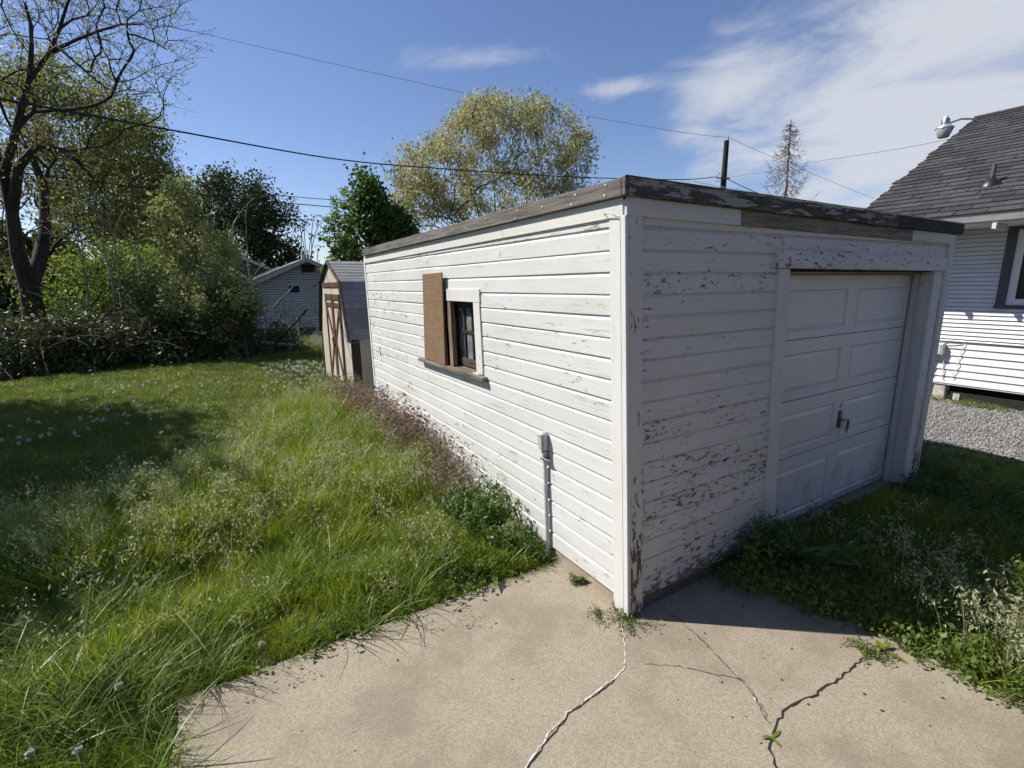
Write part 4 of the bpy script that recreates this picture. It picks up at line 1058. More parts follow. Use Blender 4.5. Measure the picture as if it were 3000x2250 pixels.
def basic_tree(name, label, px, d, crowns, nt, r_tip, power, leafm, leaf_n, leaf_s, barkm, seed, trunk_h=None, step=.45, spread=.35, aspect=.55, up=.3, tipsel=3, lean=0.0, rmax=None):
    """crowns: list of (px, py, rx, ry, share) in photo pixels; built at distance d with full depth"""
    rng = np.random.default_rng(seed); k = d / F_PX
    root = tree_root(name, label, None)
    b = base(px, d); sk = Skel(rng)
    cs = [(at(c[0], c[1], d) + np.array([0, 0, 0]) + np.append(rng.normal(size=2) * c[2] * k * .3, 0), (c[2] * k * 1.05, c[2] * k * 1.05, c[3] * k * 1.08), c[4]) for c in crowns]
    zc = min(c[0][2] - c[1][2] for c in cs)
    th = trunk_h if trunk_h is not None else max(.6, zc + .3)
    mc = np.mean([c[0] for c in cs], 0)
    top = np.array([b[0] + (mc[0] - b[0]) * .4, b[1] + (mc[1] - b[1]) * .4, th])
    n = max(3, int(th / .5))
    sk.line([b + (top - b) * t / n + np.append(rng.normal(size=2) * .04 * (0 < t < n), 0) + np.array([0, 0, -.1 if t == 0 else 0]) for t in range(n + 1)])
    tg = np.concatenate([ell(rng, c[0], c[1], int(nt * c[2]), .25) for c in cs]); tg = tg[tg[:, 2] > .4]
    sk.grow(tg, step, minz=th * .55 if th > 1.2 else None)
    sk.finish(r_tip, power, rmax)
    sk.wood('trunk', barkm, root)
    src = sk.P[sk.w <= tipsel]
    wt = rng.random(len(src)) ** 2.2; wt /= wt.sum()
    P = src[rng.choice(len(src), leaf_n, p=wt)] + rng.normal(size=(leaf_n, 3)) * spread
    # clumpy: keep leaves around a subset of twigs more often
    crown('crown', *leaf_quads(P, leaf_s, rng, aspect, up), leafm, root)
    return root, sk

# ------------------------------------------------------------------ trees
# old locust at the left edge: limbs laid out by hand, then grown
rng = np.random.default_rng(21); LD = 20.0
loc = tree_root('locust_tree', 'tall old dark trunked tree with bare spreading limbs at the left edge', None)
sk = Skel(rng)
def A_(px, py, dd=0.0): return at(px, py, LD + dd)
b0 = base(95, LD); b0[2] = -.2
sk.line([b0, A_(85, 930), A_(65, 840)]); i0 = len(sk.p) - 1
l1 = sk.line([A_(40, 730), A_(5, 600), A_(10, 480, -.3), A_(40, 330, -.6)], i0)
l1b = sk.line([A_(90, 200, -.9), A_(150, 135, -1.2)], l1)
sk.line([A_(185, 65, -1.4), A_(205, 0, -1.6), A_(215, -80, -1.8)], l1b)
sk.line([A_(240, 95, -1.0), A_(300, 78, -.8), A_(380, 70, -.5), A_(450, 66, -.2)], l1b)
sk.line([A_(105, 110, -.6), A_(85, 50, -.5), A_(60, -20, -.3)], l1b - 1)
sk.line([A_(190, 150, -1.6), A_(215, 190, -1.8), A_(260, 220, -2.0), A_(300, 250, -2.1), A_(350, 300, -2.2)], l1b)
sk.line([A_(-30, 420, .4), A_(-80, 250, .8), A_(-60, 80, 1.2)], l1 - 1)
l2 = sk.line([A_(130, 740, .3), A_(150, 640, .8), A_(130, 520, 1.2), A_(90, 420, 1.5)], i0)
l3 = sk.line([A_(70, 430, -.8), A_(130, 408, -1.2), A_(190, 440, -1.5), A_(260, 500, -1.8), A_(300, 560, -2)], l1 - 2)
tg = []
for (px, py, rx, ry, n, dd) in ((230, 30, 130, 70, 60, -1.2), (400, 60, 110, 35, 45, -.5), (330, 130, 130, 60, 60, -.8), (370, 240, 90, 80, 45, -1.8), (60, 60, 110, 90, 55, .2), (40, 250, 90, 120, 50, .5), (250, -120, 160, 60, 40, -.5), (180, 330, 120, 90, 45, -1.0), (90, 560, 110, 120, 35, 1.0), (250, 600, 90, 80, 25, -1.8)):
    k = LD / F_PX; tg.append(ell(rng, at(px, py, LD + dd), (rx * k, 2.2, ry * k), n))
n_hand = len(sk.p)
sk.grow(np.concatenate(tg), .35, .22, minz=3.0)
sk.twigs(4, .9, 5); sk.finish(.0052, .47, .62)
for i in range(len(sk.R)):
    if i < n_hand:
        dp = 0; j = i
        while sk.par[j] >= 0: j = sk.par[j]; dp += 1
        sk.R[i] = max(sk.R[i], .36 * .79 ** dp)
sk.wood('trunk', M['bark'], loc)
src = sk.P[sk.w <= 1]; n = 6500
P = src[rng.integers(0, len(src), n)] + rng.normal(size=(n, 3)) * .06
crown('crown', *leaf_quads(P, .075, rng, .5, .2), M['lf_locust'], loc)

basic_tree('spring_tree', 'large tree with fine yellow green new leaves under the bare limbs at left', 130, 31,
           [(90, 420, 190, 190, .28), (270, 440, 130, 170, .26), (330, 560, 105, 130, .22), (140, 650, 190, 150, .24)], 460, .009, .5, M['lf_spring'], 42000, .21, M['bark'], 31, trunk_h=2.6, spread=.40, tipsel=2, up=.5, aspect=.38)
basic_tree('lime_shrub', 'bright lime green shrub in the shade under the big left trees', 300, 21,
           [(300, 830, 130, 85, .6), (210, 860, 100, 70, .4)], 130, .008, .5, M['lf_lime'], 9000, .12, M['twig'], 32, trunk_h=.6, spread=.22)
basic_tree('dark_round_tree', 'dark domed tree with visible black branches behind the bungalow', 690, 36,
           [(690, 620, 95, 85, .34), (770, 690, 80, 95, .33), (640, 690, 70, 90, .2), (820, 780, 60, 70, .13)], 380, .010, .5, M['lf_dark'], 17000, .22, M['bark'], 33, trunk_h=2.6, spread=.34, tipsel=2)
basic_tree('back_tree', 'dark green tree between the yellow green tree and the domed tree', 470, 40,
           [(450, 640, 100, 90, .4), (540, 660, 90, 105, .35), (400, 730, 90, 90, .25)], 300, .011, .5, M['lf_mid'], 17000, .22, M['bark'], 34, trunk_h=3, spread=.5, tipsel=2)
basic_tree('pale_shrub_tree', 'slender pale green leafy tree in front of the bungalow', 570, 17.0,
           [(560, 660, 60, 110, .3), (590, 780, 75, 90, .3), (560, 880, 110, 100, .4)], 260, .006, .5, M['lf_pale'], 9500, .12, M['bark_grey'], 35, trunk_h=1.0, spread=.15, tipsel=2)
basic_tree('maple_tree', 'dense dark green maple behind the shed', 1110, 21,
           [(1085, 575, 34, 58, .16), (1098, 640, 56, 70, .32), (1135, 705, 62, 75, .32), (1060, 715, 55, 60, .2)], 300, .008, .5, M['lf_maple'], 11000, .15, M['bark'], 36, trunk_h=1.6, spread=.20, tipsel=2, aspect=.85)
# shoots with hanging leaves left of the maple
rng = np.random.default_rng(37)
for (px, top, lab) in ((962, 640, 'lowest thin leafy shoot beside the maple'), (985, 590, 'second thin leafy shoot left of the maple'), (1003, 562, 'tallest thin leafy shoot left of the maple'), (1022, 600, 'thin leafy shoot touching the left edge of the maple')):
    rt = tree_root('leafy_shoot', lab, None, 'sapling', 'leafy shoots by the maple'); sk = Skel(rng); b = base(px + 12, 19.5); t = at(px, top, 19.5)
    par = sk.line([b + (t - b) * q / 12 + np.append(rng.normal(size=2) * .03, 0) for q in range(13)])
    n_ = len(sk.p)
    for q in range(4, n_):
        for _ in range(4):
            v = rng.normal(size=3) * np.array([.22, .22, .12]) * (1.3 - q / 14); sk.path(sk.p[q], sk.p[q] + v, q, .12)
    sk.finish(.005, .42); sk.wood('trunk', M['bark_grey'], rt)
    src = sk.P[sk.w <= 1]; P = src[rng.integers(0, len(src), 1100)] + rng.normal(size=(1100, 3)) * .07
    crown('crown', *leaf_quads(P, .11, rng, .7, .5), M['lf_poplar'], rt)
# the willow above the garage roof
rng = np.random.default_rng(41); WD = 26.0; k = WD / F_PX
wil = tree_root('willow_tree', 'big round willow with pale yellow leaves rising above the garage roof', None)
sk = Skel(rng); b = base(1440, WD); 
i0 = sk.line([b, b + np.array([0, 0, 1.0]), at(1445, 760, WD)])
for pts in ([(1400, 640), (1380, 520), (1330, 430), (1290, 400)], [(1460, 640), (1450, 500), (1430, 400), (1425, 330)], [(1580, 620), (1600, 520), (1580, 420), (1560, 340)], [(1330, 560), (1260, 500), (1200, 470)], [(1620, 540), (1680, 480)], [(1280, 640), (1210, 600)]):
    sk.line([at(p[0], p[1], WD + rng.normal() * .8) for p in pts], i0)
tg = np.concatenate([ell(rng, at(px, py, WD), (rx * k, rx * k, ry * k), n, .3) for px, py, rx, ry, n in ((1440, 420, 130, 130, 110), (1600, 430, 110, 130, 90), (1290, 500, 120, 110, 90), (1690, 480, 55, 90, 35), (1230, 590, 80, 90, 60), (1500, 600, 200, 110, 90), (1400, 345, 90, 50, 30), (1540, 330, 90, 45, 30))])
sk.grow(tg, .45, .18, minz=2.5); n0 = len(sk.p)
A = np.array(sk.p); ends = [i for i in range(n0) if i not in set(sk.par)]
for i in ends:                                             # hanging withes
    for _ in range(2):
        q = A[i].copy(); par = i; d_ = rng.normal(size=2) * .12
        for s in range(rng.integers(2, 4)):
            q = q + np.array([d_[0], d_[1], -.24 + .16 * (s == 0)]); sk.p.append(q.copy()); sk.par.append(par); par = len(sk.p) - 1
sk.finish(.006, .5); sk.wood('trunk', M['bark'], wil)
src = sk.P[sk.w <= 2]; n = 30000
P = src[rng.integers(0, len(src), n)] + rng.normal(size=(n, 3)) * .27
crown('crown', *leaf_quads(P, .22, rng, .3, 1.0), M['lf_willow'], wil)
# tree standing out of the frame on the left whose shade falls over the lawn
SH = np.array([-12.5, 10.8, 0])
rng = np.random.default_rng(51); shd = tree_root('shade_tree', 'leafy tree left of the view that shades the lawn', None); sk = Skel(rng)
sk.line([SH, SH + [0, 0, 1.5], SH + [.2, 0, 3.2]])
sk.grow(ell(rng, SH + np.array([.3, -.3, 7.4]), (4.4, 4.3, 3.4), 400, .2), .6, minz=2.5); sk.finish(.012, .5); sk.wood('trunk', M['bark'], shd)
src = sk.P[sk.w <= 2]; P = src[rng.integers(0, len(src), 42000)] + rng.normal(size=(42000, 3)) * .38
crown('crown', *leaf_quads(P, .24, rng, .7, .3), M['lf_mid'], shd)
# dead conifer far off
rng = np.random.default_rng(61); CD = 62.0; con = tree_root('dead_conifer', 'bare grey dead conifer standing far behind the garage roof', None); sk = Skel(rng)
cb = at(2285, 840, CD); cb[2] = 0; ct = at(2318, 350, CD); H_ = ct[2]
n = 60; sk.line([cb + (ct - cb) * t / n for t in range(n + 1)]); trunk_n = n + 1
kc = CD / F_PX
for t in range(14, n):
    z = t / n; q = sk.p[t]; rad = (104 * kc) * (1 - z) / .47 * rng.uniform(.7, 1.1) + .25; rad = min(rad, 118 * kc)
    for _ in range(4):
        a = rng.uniform(0, 6.283); dv = np.array([math.cos(a), math.sin(a), 0]); par = t; m_ = 5
        R_ = rad * rng.uniform(.75, 1.1); ids = []
        for s in range(1, m_ + 1):
            u_ = s / m_; p_ = q + dv * R_ * u_ + np.array([0, 0, -R_ * .45 * math.sin(u_ * 2.6) * .9 + (.18 * R_ if s == m_ else 0)]) + rng.normal(size=3) * .05
            sk.p.append(p_); sk.par.append(par); par = len(sk.p) - 1; ids.append(par)
        for i in ids[1:]:
            for _ in range(3):
                v = np.array([rng.normal() * .22, rng.normal() * .22, -abs(rng.normal()) * .30]); sk.p.append(sk.p[i] + v); sk.par.append(i)
sk.finish(.012, .28, .3); sk.R[:trunk_n] = np.linspace(.30, .05, trunk_n); sk.wood('trunk', plain('dead_wood', (0.23, 0.19, 0.17), .9), con)
# bare tree with buds behind the outbuilding
rng = np.random.default_rng(62); bt = tree_root('bare_tree', 'small bare tree with swollen buds above the outbuilding roof', None); sk = Skel(rng); BD = 33
b = base(903, BD); i0 = sk.line([b, b + [0, 0, 1.5], b + [.05, 0, 2.6]])
tips = [(873, 700), (880, 672), (893, 652), (903, 640), (918, 640), (913, 690), (935, 655), (932, 730), (880, 740), (862, 735)]
for (px, py) in tips:
    t = at(px, py, BD + rng.normal() * .8); j = rng.integers(1, 3); j0 = j if px < 890 or px > 925 else 2
    sk.path(sk.p[j0], t, j0, .5, .2)
sk.finish(.022, .45); sk.wood('trunk', M['bark_grey'], bt)
tp = sk.P[sk.tip]; P = np.repeat(tp, 14, 0) + rng.normal(size=(len(tp) * 14, 3)) * .10
crown('crown', *leaf_quads(P, .16, rng, .7, -.3), M['lf_dark'], bt)
# bare pale saplings at the back of the lawn
rng = np.random.default_rng(63)
for (px, px2, top, lab) in ((255, 225, 660, 'thin pale sapling furthest left in the back hedge'), (322, 290, 600, 'pale sapling with leaning trunk in the back hedge'), (345, 315, 560, 'tallest pale forked sapling in the back hedge'), (390, 396, 640, 'straight thin pale sapling right of the forked one'), (693, 672, 640, 'bare pale sapling before the bungalow porch, left of the pair'), (712, 722, 600, 'bare pale sapling before the bungalow porch, right of the pair')):
    rt = tree_root('sapling', lab, None, 'sapling', 'bare saplings in the back hedge'); sk = Skel(rng); D_ = 18 + rng.uniform(-.5, .5)
    b = base(px, D_); t = at(px2, top, D_); sk.line([b + (t - b) * q / 14 + np.append(rng.normal(size=2) * .035, 0) for q in range(15)])
    for q in rng.integers(6, 14, 5):
        v = np.array([rng.normal() * .5, rng.normal() * .4, rng.uniform(.4, 1.0)]); sk.path(sk.p[q], sk.p[q] + v, q, .2, .1)
    sk.finish(.010, .42); sk.R[:15] = np.linspace(.048, .010, 15); sk.wood('trunk', M['bark_pale'], rt)
# distant wood closing the view
rng = np.random.default_rng(64); n = 16000
px = rng.uniform(-250, 1000, n); dd = rng.uniform(60, 80, n)
zz = rng.uniform(0, 1, n) ** .7 * (6.0 + 2.0 * np.sin(px * .013) + 1.2 * np.sin(px * .041)) * np.where(px > 800, .6, 1)
P = np.array([base(a, b) for a, b in zip(px, dd)]); P[:, 2] = zz
link('far_wood', mesh_np('far_wood', *leaf_quads(P, .9, rng, .8, .2)), M['lf_dark'], None, kind='stuff', label='dark mass of distant trees along the horizon', category='trees')

# ------------------------------------------------------------------ hedge, brush, fence
rng = np.random.default_rng(71)
def mass(spec, n_total, leaf_s, seed, aspect=.6):
    r = np.random.default_rng(seed); P = []
    tot = sum(s[5] for s in spec)
    for (px, d, rx, ry, h, wgt) in spec:
        c = base(px, d); m_ = int(n_total * wgt / tot)
        q = r.normal(size=(m_, 3)); q /= np.linalg.norm(q, axis=1, keepdims=True); q *= (r.uniform(.35, 1, m_) ** .5)[:, None]
        lump = 1 + .22 * np.sin(q[:, 0:1] * 7 + px) * np.cos(q[:, 1:2] * 6)
        q = q * np.array([rx, ry, h]) * lump + c; q[:, 2] = np.abs(q[:, 2]); P.append(q)
    return leaf_quads(np.concatenate(P), leaf_s, r, aspect, .2)
spec = [(-140, 17.5, 2, 1.4, 1.6, 2)]; rh = np.random.default_rng(73)
for px in range(-40, 800, 38):
    hh = 1.55 if px < 380 else (1.2 if px < 620 else .85)
    spec.append((px + rh.uniform(-15, 15), 17.3 + rh.uniform(-.7, .8), rh.uniform(.6, 1.2), rh.uniform(.5, 1.0), hh * rh.uniform(.55, 1.2), hh))
for px in range(-20, 820, 70): spec.append((px + rh.uniform(-20, 20), 16.3 + rh.uniform(-.3, .4), rh.uniform(.3, .8), rh.uniform(.3, .6), rh.uniform(.25, .6), .5))
V, F = mass(spec, 60000, .10, 72)
hd = link('bramble_hedge', mesh_np('bramble_hedge', V, F), M['lf_bramble'], None, kind='stuff', label='dark tangled bramble hedge along the back of the lawn', category='hedge')
for (px, d, cr, m_, lab, sd) in (
                                  (430, 17.4, [(425, 870, 55, 60, .6), (470, 920, 60, 50, .4)], 'lf_mid', 'mid green shrub in the hedge between the saplings and the pale tree', 76),
                                  (620, 17.0, [(630, 930, 75, 80, 1.0)], 'lf_mid', 'leafy shrub at the foot of the slender pale tree', 77)):
    basic_tree('hedge_shrub', lab, px, d, cr, 120, .005, .45, M[m_], 5200, .085, M['twig'], sd, trunk_h=.5, spread=.16, tipsel=2)
# canes in it
P0 = []; P1 = []
for _ in range(420):
    px = rng.uniform(-60, 880); d = 17.2 + rng.normal() * .6; b = base(px, d); b[2] = rng.uniform(0, 1.0) * (1 if px < 640 else .9); q = b
    v = np.array([rng.normal() * .3, rng.normal() * .3, rng.uniform(.1, .5)])
    for s in range(5):
        e = q + v * .6; P0.append(q); P1.append(e); q = e; v = v + np.array([rng.normal() * .05, rng.normal() * .05, -.13])
P0 = np.array(P0); P1 = np.array(P1); V, F = frusta(P0, P1, np.full(len(P0), .009), np.full(len(P0), .007), 3)
link('bramble_canes', mesh_np('bramble_canes', V, F), M['twig'], None, kind='stuff', label='brown bramble canes arching out of the hedge', category='brambles')
for (px, py, dpx, tp_, lab, sd) in ((770, 0, 17.6, 1.9, 'dark leafless thicket before the outbuilding', 81), (660, 0, 17.2, 2.3, 'dense dark bare bush left of the outbuilding', 82), (890, 0, 17.9, 1.7, 'sparse bare bush by the fence post', 83)):
    r2 = np.random.default_rng(sd); rt = tree_root('bare_bush', lab, None, 'bush'); sk = Skel(r2); b = base(px, dpx); sk.line([b, b + [0, 0, .15]])
    sk.grow(ell(r2, b + np.array([0, 0, tp_ * .55]), (1.0 if px != 890 else .7, .8, tp_ * .55), 150 if px != 890 else 60, .2), .25, .3); sk.finish(.005, .42); sk.wood('branches', M['twig'], rt)
    if px == 660:
        src = sk.P[sk.w <= 1]; Pl = src[r2.integers(0, len(src), 2600)] + r2.normal(size=(2600, 3)) * .1
        crown('leaves', *leaf_quads(Pl, .07, r2), M['lf_bramble'], rt)
M['old_pole'] = wood('grey_pole', 'z', (0.20, 0.18, 0.155), (0.42, 0.39, 0.35), None, seed=30)
def stick(name, a, b, r, m, label, cat):
    return MB().tube([a, a + (b - a) * .35 + np.array([0, 0, .02]), a + (b - a) * .7 - np.array([0, 0, .015]), b], [r, r * .95, r * .85, r * .7], 7).build(name, m, None, smooth=True, label=label, category=cat)
stick('leaning_pole', at(798, 905, 17.4), at(862, 836, 17.2), .035, M['old_pole'], 'pale pole leaning in front of the outbuilding window', 'pole')
stick('leaning_pole', at(838, 1000, 17.0), at(865, 945, 17.0), .03, M['old_pole'], 'short pale pole leaning against the fence post', 'pole')
stick('dead_branch', at(795, 1020, 16.6), at(900, 906, 17.0), .04, M['bark'], 'dark dead branch slanting up by the fence', 'branch')
stick('plank', at(765, 1005, 16.9), at(866, 1010, 16.6), .05, M['old_pole'], 'weathered plank lying at the foot of the brush', 'plank')
fen = empty('chain_link_fence', tuple(base(905, 18.2)), 'low chain link fence between the lawn and the outbuilding', 'fence')
inv = Matrix.Translation(-Vector(base(905, 18.2)))
def fb(mb, nm, m): o = mb.build(nm, m, fen, smooth=True); o.matrix_parent_inverse = inv
f0, f1 = base(862, 17.2), base(1100, 19.2)
for q in (0, .5, 1):
    p = f0 + (f1 - f0) * q; fb(MB().tube([p + [0, 0, -.1], p + [0, 0, 1.05]], .028, 8), 'post', M['metal_grey'])
fb(MB().tube([f0 + [0, 0, 1.02], f1 + [0, 0, 1.02]], .017, 6), 'rail', M['metal_grey'])
P0 = []; P1 = []; Lf = np.linalg.norm(f1 - f0); u_ = (f1 - f0) / Lf; s = -1.0
while s < Lf:
    for sgn in (1, -1):
        a = s if sgn > 0 else s + 1.0; c0, c1 = a, a + sgn * 1.0; z0, z1 = 0.0, 1.0
        if 0 <= min(c0, c1) and max(c0, c1) <= Lf: P0.append(f0 + u_ * c0 + [0, 0, z0]); P1.append(f0 + u_ * c1 + [0, 0, z1])
    s += .085
P0 = np.array(P0); P1 = np.array(P1); V, F = frusta(P0, P1, np.full(len(P0), .0035), np.full(len(P0), .0035), 3)
o = link('wire_mesh', mesh_np('wire_mesh', V, F), M['metal_grey'], fen, kind='stuff'); o.matrix_parent_inverse = inv

# ------------------------------------------------------------------ utility pole and overhead wires
PD = 25.0
pb = at(2118, 556, PD); pt = at(2129, 412, PD); pb0 = pb - (pt - pb) / (pt[2] - pb[2]) * (pb[2] + .2)
pole = MB().tube([pb0, pb, pt], [.15, .125, .105], 10).build('utility_pole', wood('pole_wood', 'z', (0.016, 0.012, 0.010), (0.055, 0.043, 0.035), None, seed=33), None, smooth=True, label='dark wooden utility pole rising behind the garage roof', category='pole')
MB().tube([pt + [.07, 0, -.1], pt + [.1, 0, .12], pt + [.1, 0, .22]], [.03, .03, .02], 6).build('insulator', M['metal_grey'], pole)
MB().tube([at(2119, 522, PD) + [-.32, .1, 0], at(2119, 522, PD) + [.32, -.1, 0]], .03, 6).build('bracket', M['steel'], pole)
MB().tube([at(2110, 505, PD - .1), at(2100, 518, PD - .2), at(2098, 532, PD - .2), at(2112, 530, PD - .1)], .012, 5).build('loop_cable', M['black_metal'], pole)
M['cable'] = plain('black_cable', (0.012, 0.012, 0.013), .6)
M['cable_grey'] = plain('grey_cable', (0.09, 0.095, 0.11), .6)
M['cable_light'] = plain('aluminium_cable', (0.45, 0.46, 0.47), .5)
def wire(pts, r, m, label):
    P = [np.array(at(*p)) for p in pts]; Q = []
    for i in range(len(P) - 1):                       # Catmull-Rom through the points
        p0 = P[max(i - 1, 0)]; p1 = P[i]; p2 = P[i + 1]; p3 = P[min(i + 2, len(P) - 1)]
        for s in range(8):
            t = s / 8; Q.append(.5 * ((2 * p1) + (-p0 + p2) * t + (2 * p0 - 5 * p1 + 4 * p2 - p3) * t * t + (-p0 + 3 * p1 - 3 * p2 + p3) * t ** 3))
    Q.append(P[-1])
    return MB().tube(Q, r, 5).build('overhead_wire', m, None, smooth=True, label=label, category='wire')
wire([(-150, 262, 10), (0, 290, 10.5), (500, 381, 12.5), (1000, 468, 15), (1350, 498, 17), (1690, 519, 20), (1990, 526, 22.5), (2098, 518, 24.9)], .017, M['cable'], 'thick black cable sagging from the left edge to the garage roof corner')
wire([(-150, -60, 30), (250, 25, 30), (520, 82, 30), (1000, 192, 29), (1390, 278, 28), (1680, 333, 27), (2000, 388, 25.6), (2131, 402, 25)], .009, M['cable_grey'], 'thin grey wire high across the sky to the pole top')
wire([(2131, 402, 25), (2258, 458, 27), (2370, 505, 29), (2560, 582, 33)], .007, M['cable_grey'], 'thin wire from the pole top down towards the house roof')
wire([(-100, 455, 24), (200, 498, 25), (430, 528, 26), (700, 560, 28), (900, 580, 30), (1010, 588, 31), (1250, 610, 33)], .018, M['cable'], 'upper of the two low wires crossing the tree tops at left')
wire([(-100, 488, 22), (100, 511, 22.5), (430, 551, 24), (720, 584, 26), (1000, 609, 28), (1180, 626, 30), (1370, 643, 32)], .022, M['cable'], 'lower of the two low wires crossing the tree tops at left')
wire([(2119, 522, 25), (2250, 502, 22), (2375, 476, 20), (2560, 448, 17.5), (2700, 424, 16.5), (2790, 405, 15.9)], .006, M['cable_grey'], 'thin wire from the pole to the house gable under the lamp')
wire([(2130, 524, 25), (2180, 548, 24), (2235, 572, 23), (2300, 600, 22)], .020, M['cable'], 'dark service cable dropping right from the pole')
wire([(1378, 498, 17.3), (1430, 522, 18), (1500, 547, 19), (1570, 575, 20), (1620, 590, 20.5)], .010, M['cable_light'], 'pale twisted wire splitting from the thick cable before the willow')
wire([(2030, 530, 23), (2100, 545, 23.5), (2200, 562, 24), (2330, 590, 25), (2560, 612, 27)], .012, M['cable_light'], 'pale slack wire just above the front roof edge')
# ------------------------------------------------------------------ grass and weeds
def grassmat(name, c1, c2, c3, trans=.38, rough=.42, spec=.5):
    t = MT(name, rough, spec)
    r = t.objrand(); isl = t.n('ShaderNodeNewGeometry').outputs['Random Per Island']
    patch = t.rng(t.noise(t.pos(), 1.1, 3, .55), .32, .68)
    k = t.math('ADD', t.math('MULTIPLY', r, .35), t.math('ADD', t.math('MULTIPLY', isl, .35), t.math('MULTIPLY', patch, .3)))
    c = t.mix(k, c1, c2)
    c = t.mix(t.rng(isl, .93, .96), c, c3)
    t.color(c)
    tr = t.n('ShaderNodeBsdfTranslucent'); t.l(c, tr.inputs['Color'])
    mx = t.n('ShaderNodeMixShader'); mx.inputs[0].default_value = trans
    t.l(t.b.outputs[0], mx.inputs[1]); t.l(tr.outputs[0], mx.inputs[2]); t.l(mx.outputs[0], t.nt.nodes['Material Output'].inputs['Surface'])
    return t.m
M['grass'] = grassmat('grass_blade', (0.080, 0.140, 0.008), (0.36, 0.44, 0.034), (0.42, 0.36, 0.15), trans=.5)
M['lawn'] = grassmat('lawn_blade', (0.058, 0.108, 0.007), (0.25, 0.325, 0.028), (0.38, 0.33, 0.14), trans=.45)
M['grass_shine'] = grassmat('broad_grass_blade', (0.075, 0.125, 0.018), (0.21, 0.285, 0.055), (0.38, 0.33, 0.16), rough=.42, spec=.5)
M['grass_lime'] = grassmat('lime_grass_blade', (0.15, 0.235, 0.018), (0.36, 0.44, 0.055), (0.35, 0.30, 0.10))
M['seed'] = grassmat('grass_seed_head', (0.26, 0.31, 0.13), (0.48, 0.51, 0.29), (0.40, 0.34, 0.22), trans=.45, rough=.6)
M['dry'] = grassmat('dry_stalk', (0.12, 0.075, 0.062), (0.32, 0.215, 0.185), (0.34, 0.27, 0.20), trans=.2, rough=.8, spec=.2)
M['cover'] = leafmat('ground_cover_leaf', (0.05, 0.09, 0.016), (0.16, 0.22, 0.05), .35, pos_scale=3)
M['weed'] = leafmat('weed_leaf', (0.05, 0.10, 0.018), (0.14, 0.22, 0.05), .35, pos_scale=3, spec=.5)

def blades(n, rad, h, hv, w, lean, curl, rng, seg=3):
    """n curved tapering blades standing in a circle of radius rad"""
    V = []; Q = []; T = []
    for _ in range(n):
        a = rng.uniform(0, 6.283); r = rad * math.sqrt(rng.uniform()); p = np.array([r * math.cos(a), r * math.sin(a), -.01])
        b = rng.uniform(0, 6.283); d = np.array([math.cos(b), math.sin(b), 0]); side = np.array([-d[1], d[0], 0])
        H = h * rng.uniform(1 - hv, 1 + hv * .6); ww = w * rng.uniform(.7, 1.3); ln = rng.uniform(.3, 1) * lean; cu = rng.uniform(.2, 1) * curl
        i0 = len(V); th = math.radians(rng.uniform(-50, 50)); side = side * math.cos(th) + d * math.sin(th)
        for s in range(seg + 1):
            t = s / seg; q = p + d * H * (ln * t + cu * t * t) + np.array([0, 0, H * (t - .38 * (ln + cu) * t * t)])
            if s < seg: V += [q - side * ww * .5 * (1 - .75 * t), q + side * ww * .5 * (1 - .75 * t)]
            else: V.append(q)
        for s in range(seg - 1): Q.append((i0 + 2 * s, i0 + 2 * s + 1, i0 + 2 * s + 3, i0 + 2 * s + 2))
        T.append((i0 + 2 * seg - 2, i0 + 2 * seg - 1, i0 + 2 * seg))
    return np.array(V), Q, T
def src_obj(name, V, Q, T, m):
    me = mesh_np(name, V, Q if len(Q) else None, T if len(T) else None); me.materials.append(m)
    return bpy.data.objects.new(name, me)
def seed_stalk(rng, h, m, nspk=34, droop=.7, spk=.025, head=.36):
    V = []; Q = []; T = []
    b = rng.uniform(0, 6.283); d = np.array([math.cos(b), math.sin(b), 0]); side = np.array([-d[1], d[0], 0])
    def q_(t): return d * h * (.08 * t + droop * .35 * t ** 3) + np.array([0, 0, h * (t - .18 * droop * t ** 3)])
    for s in range(5):
        t = s / 5; V += [q_(t) - side * .0014, q_(t) + side * .0014]
    for s in range(4): Q.append((2 * s, 2 * s + 1, 2 * s + 3, 2 * s + 2))
    for _ in range(nspk):
        t = 1 - head * rng.uniform(0, 1); p = q_(t); o = rng.normal(size=3) * np.array([.035, .035, .018]) * (1.25 - t) * 3.0; o[2] -= abs(rng.normal()) * .02
        e = p + o; i = len(V); V += [p - side * .0005, p + side * .0005, e]; T.append((i, i + 1, i + 2))
        dv = rng.normal(size=3) * .4 + np.array([0, 0, -.6]); dv /= np.linalg.norm(dv); sd = np.cross(dv, rng.normal(size=3)); sd /= np.linalg.norm(sd) + 1e-6
        i = len(V); L = spk * rng.uniform(.7, 1.3); V += [e, e + dv * L * .5 + sd * L * .16, e + dv * L, e + dv * L * .5 - sd * L * .16]; Q.append((i, i + 1, i + 2, i + 3))
    return np.array(V), Q, T
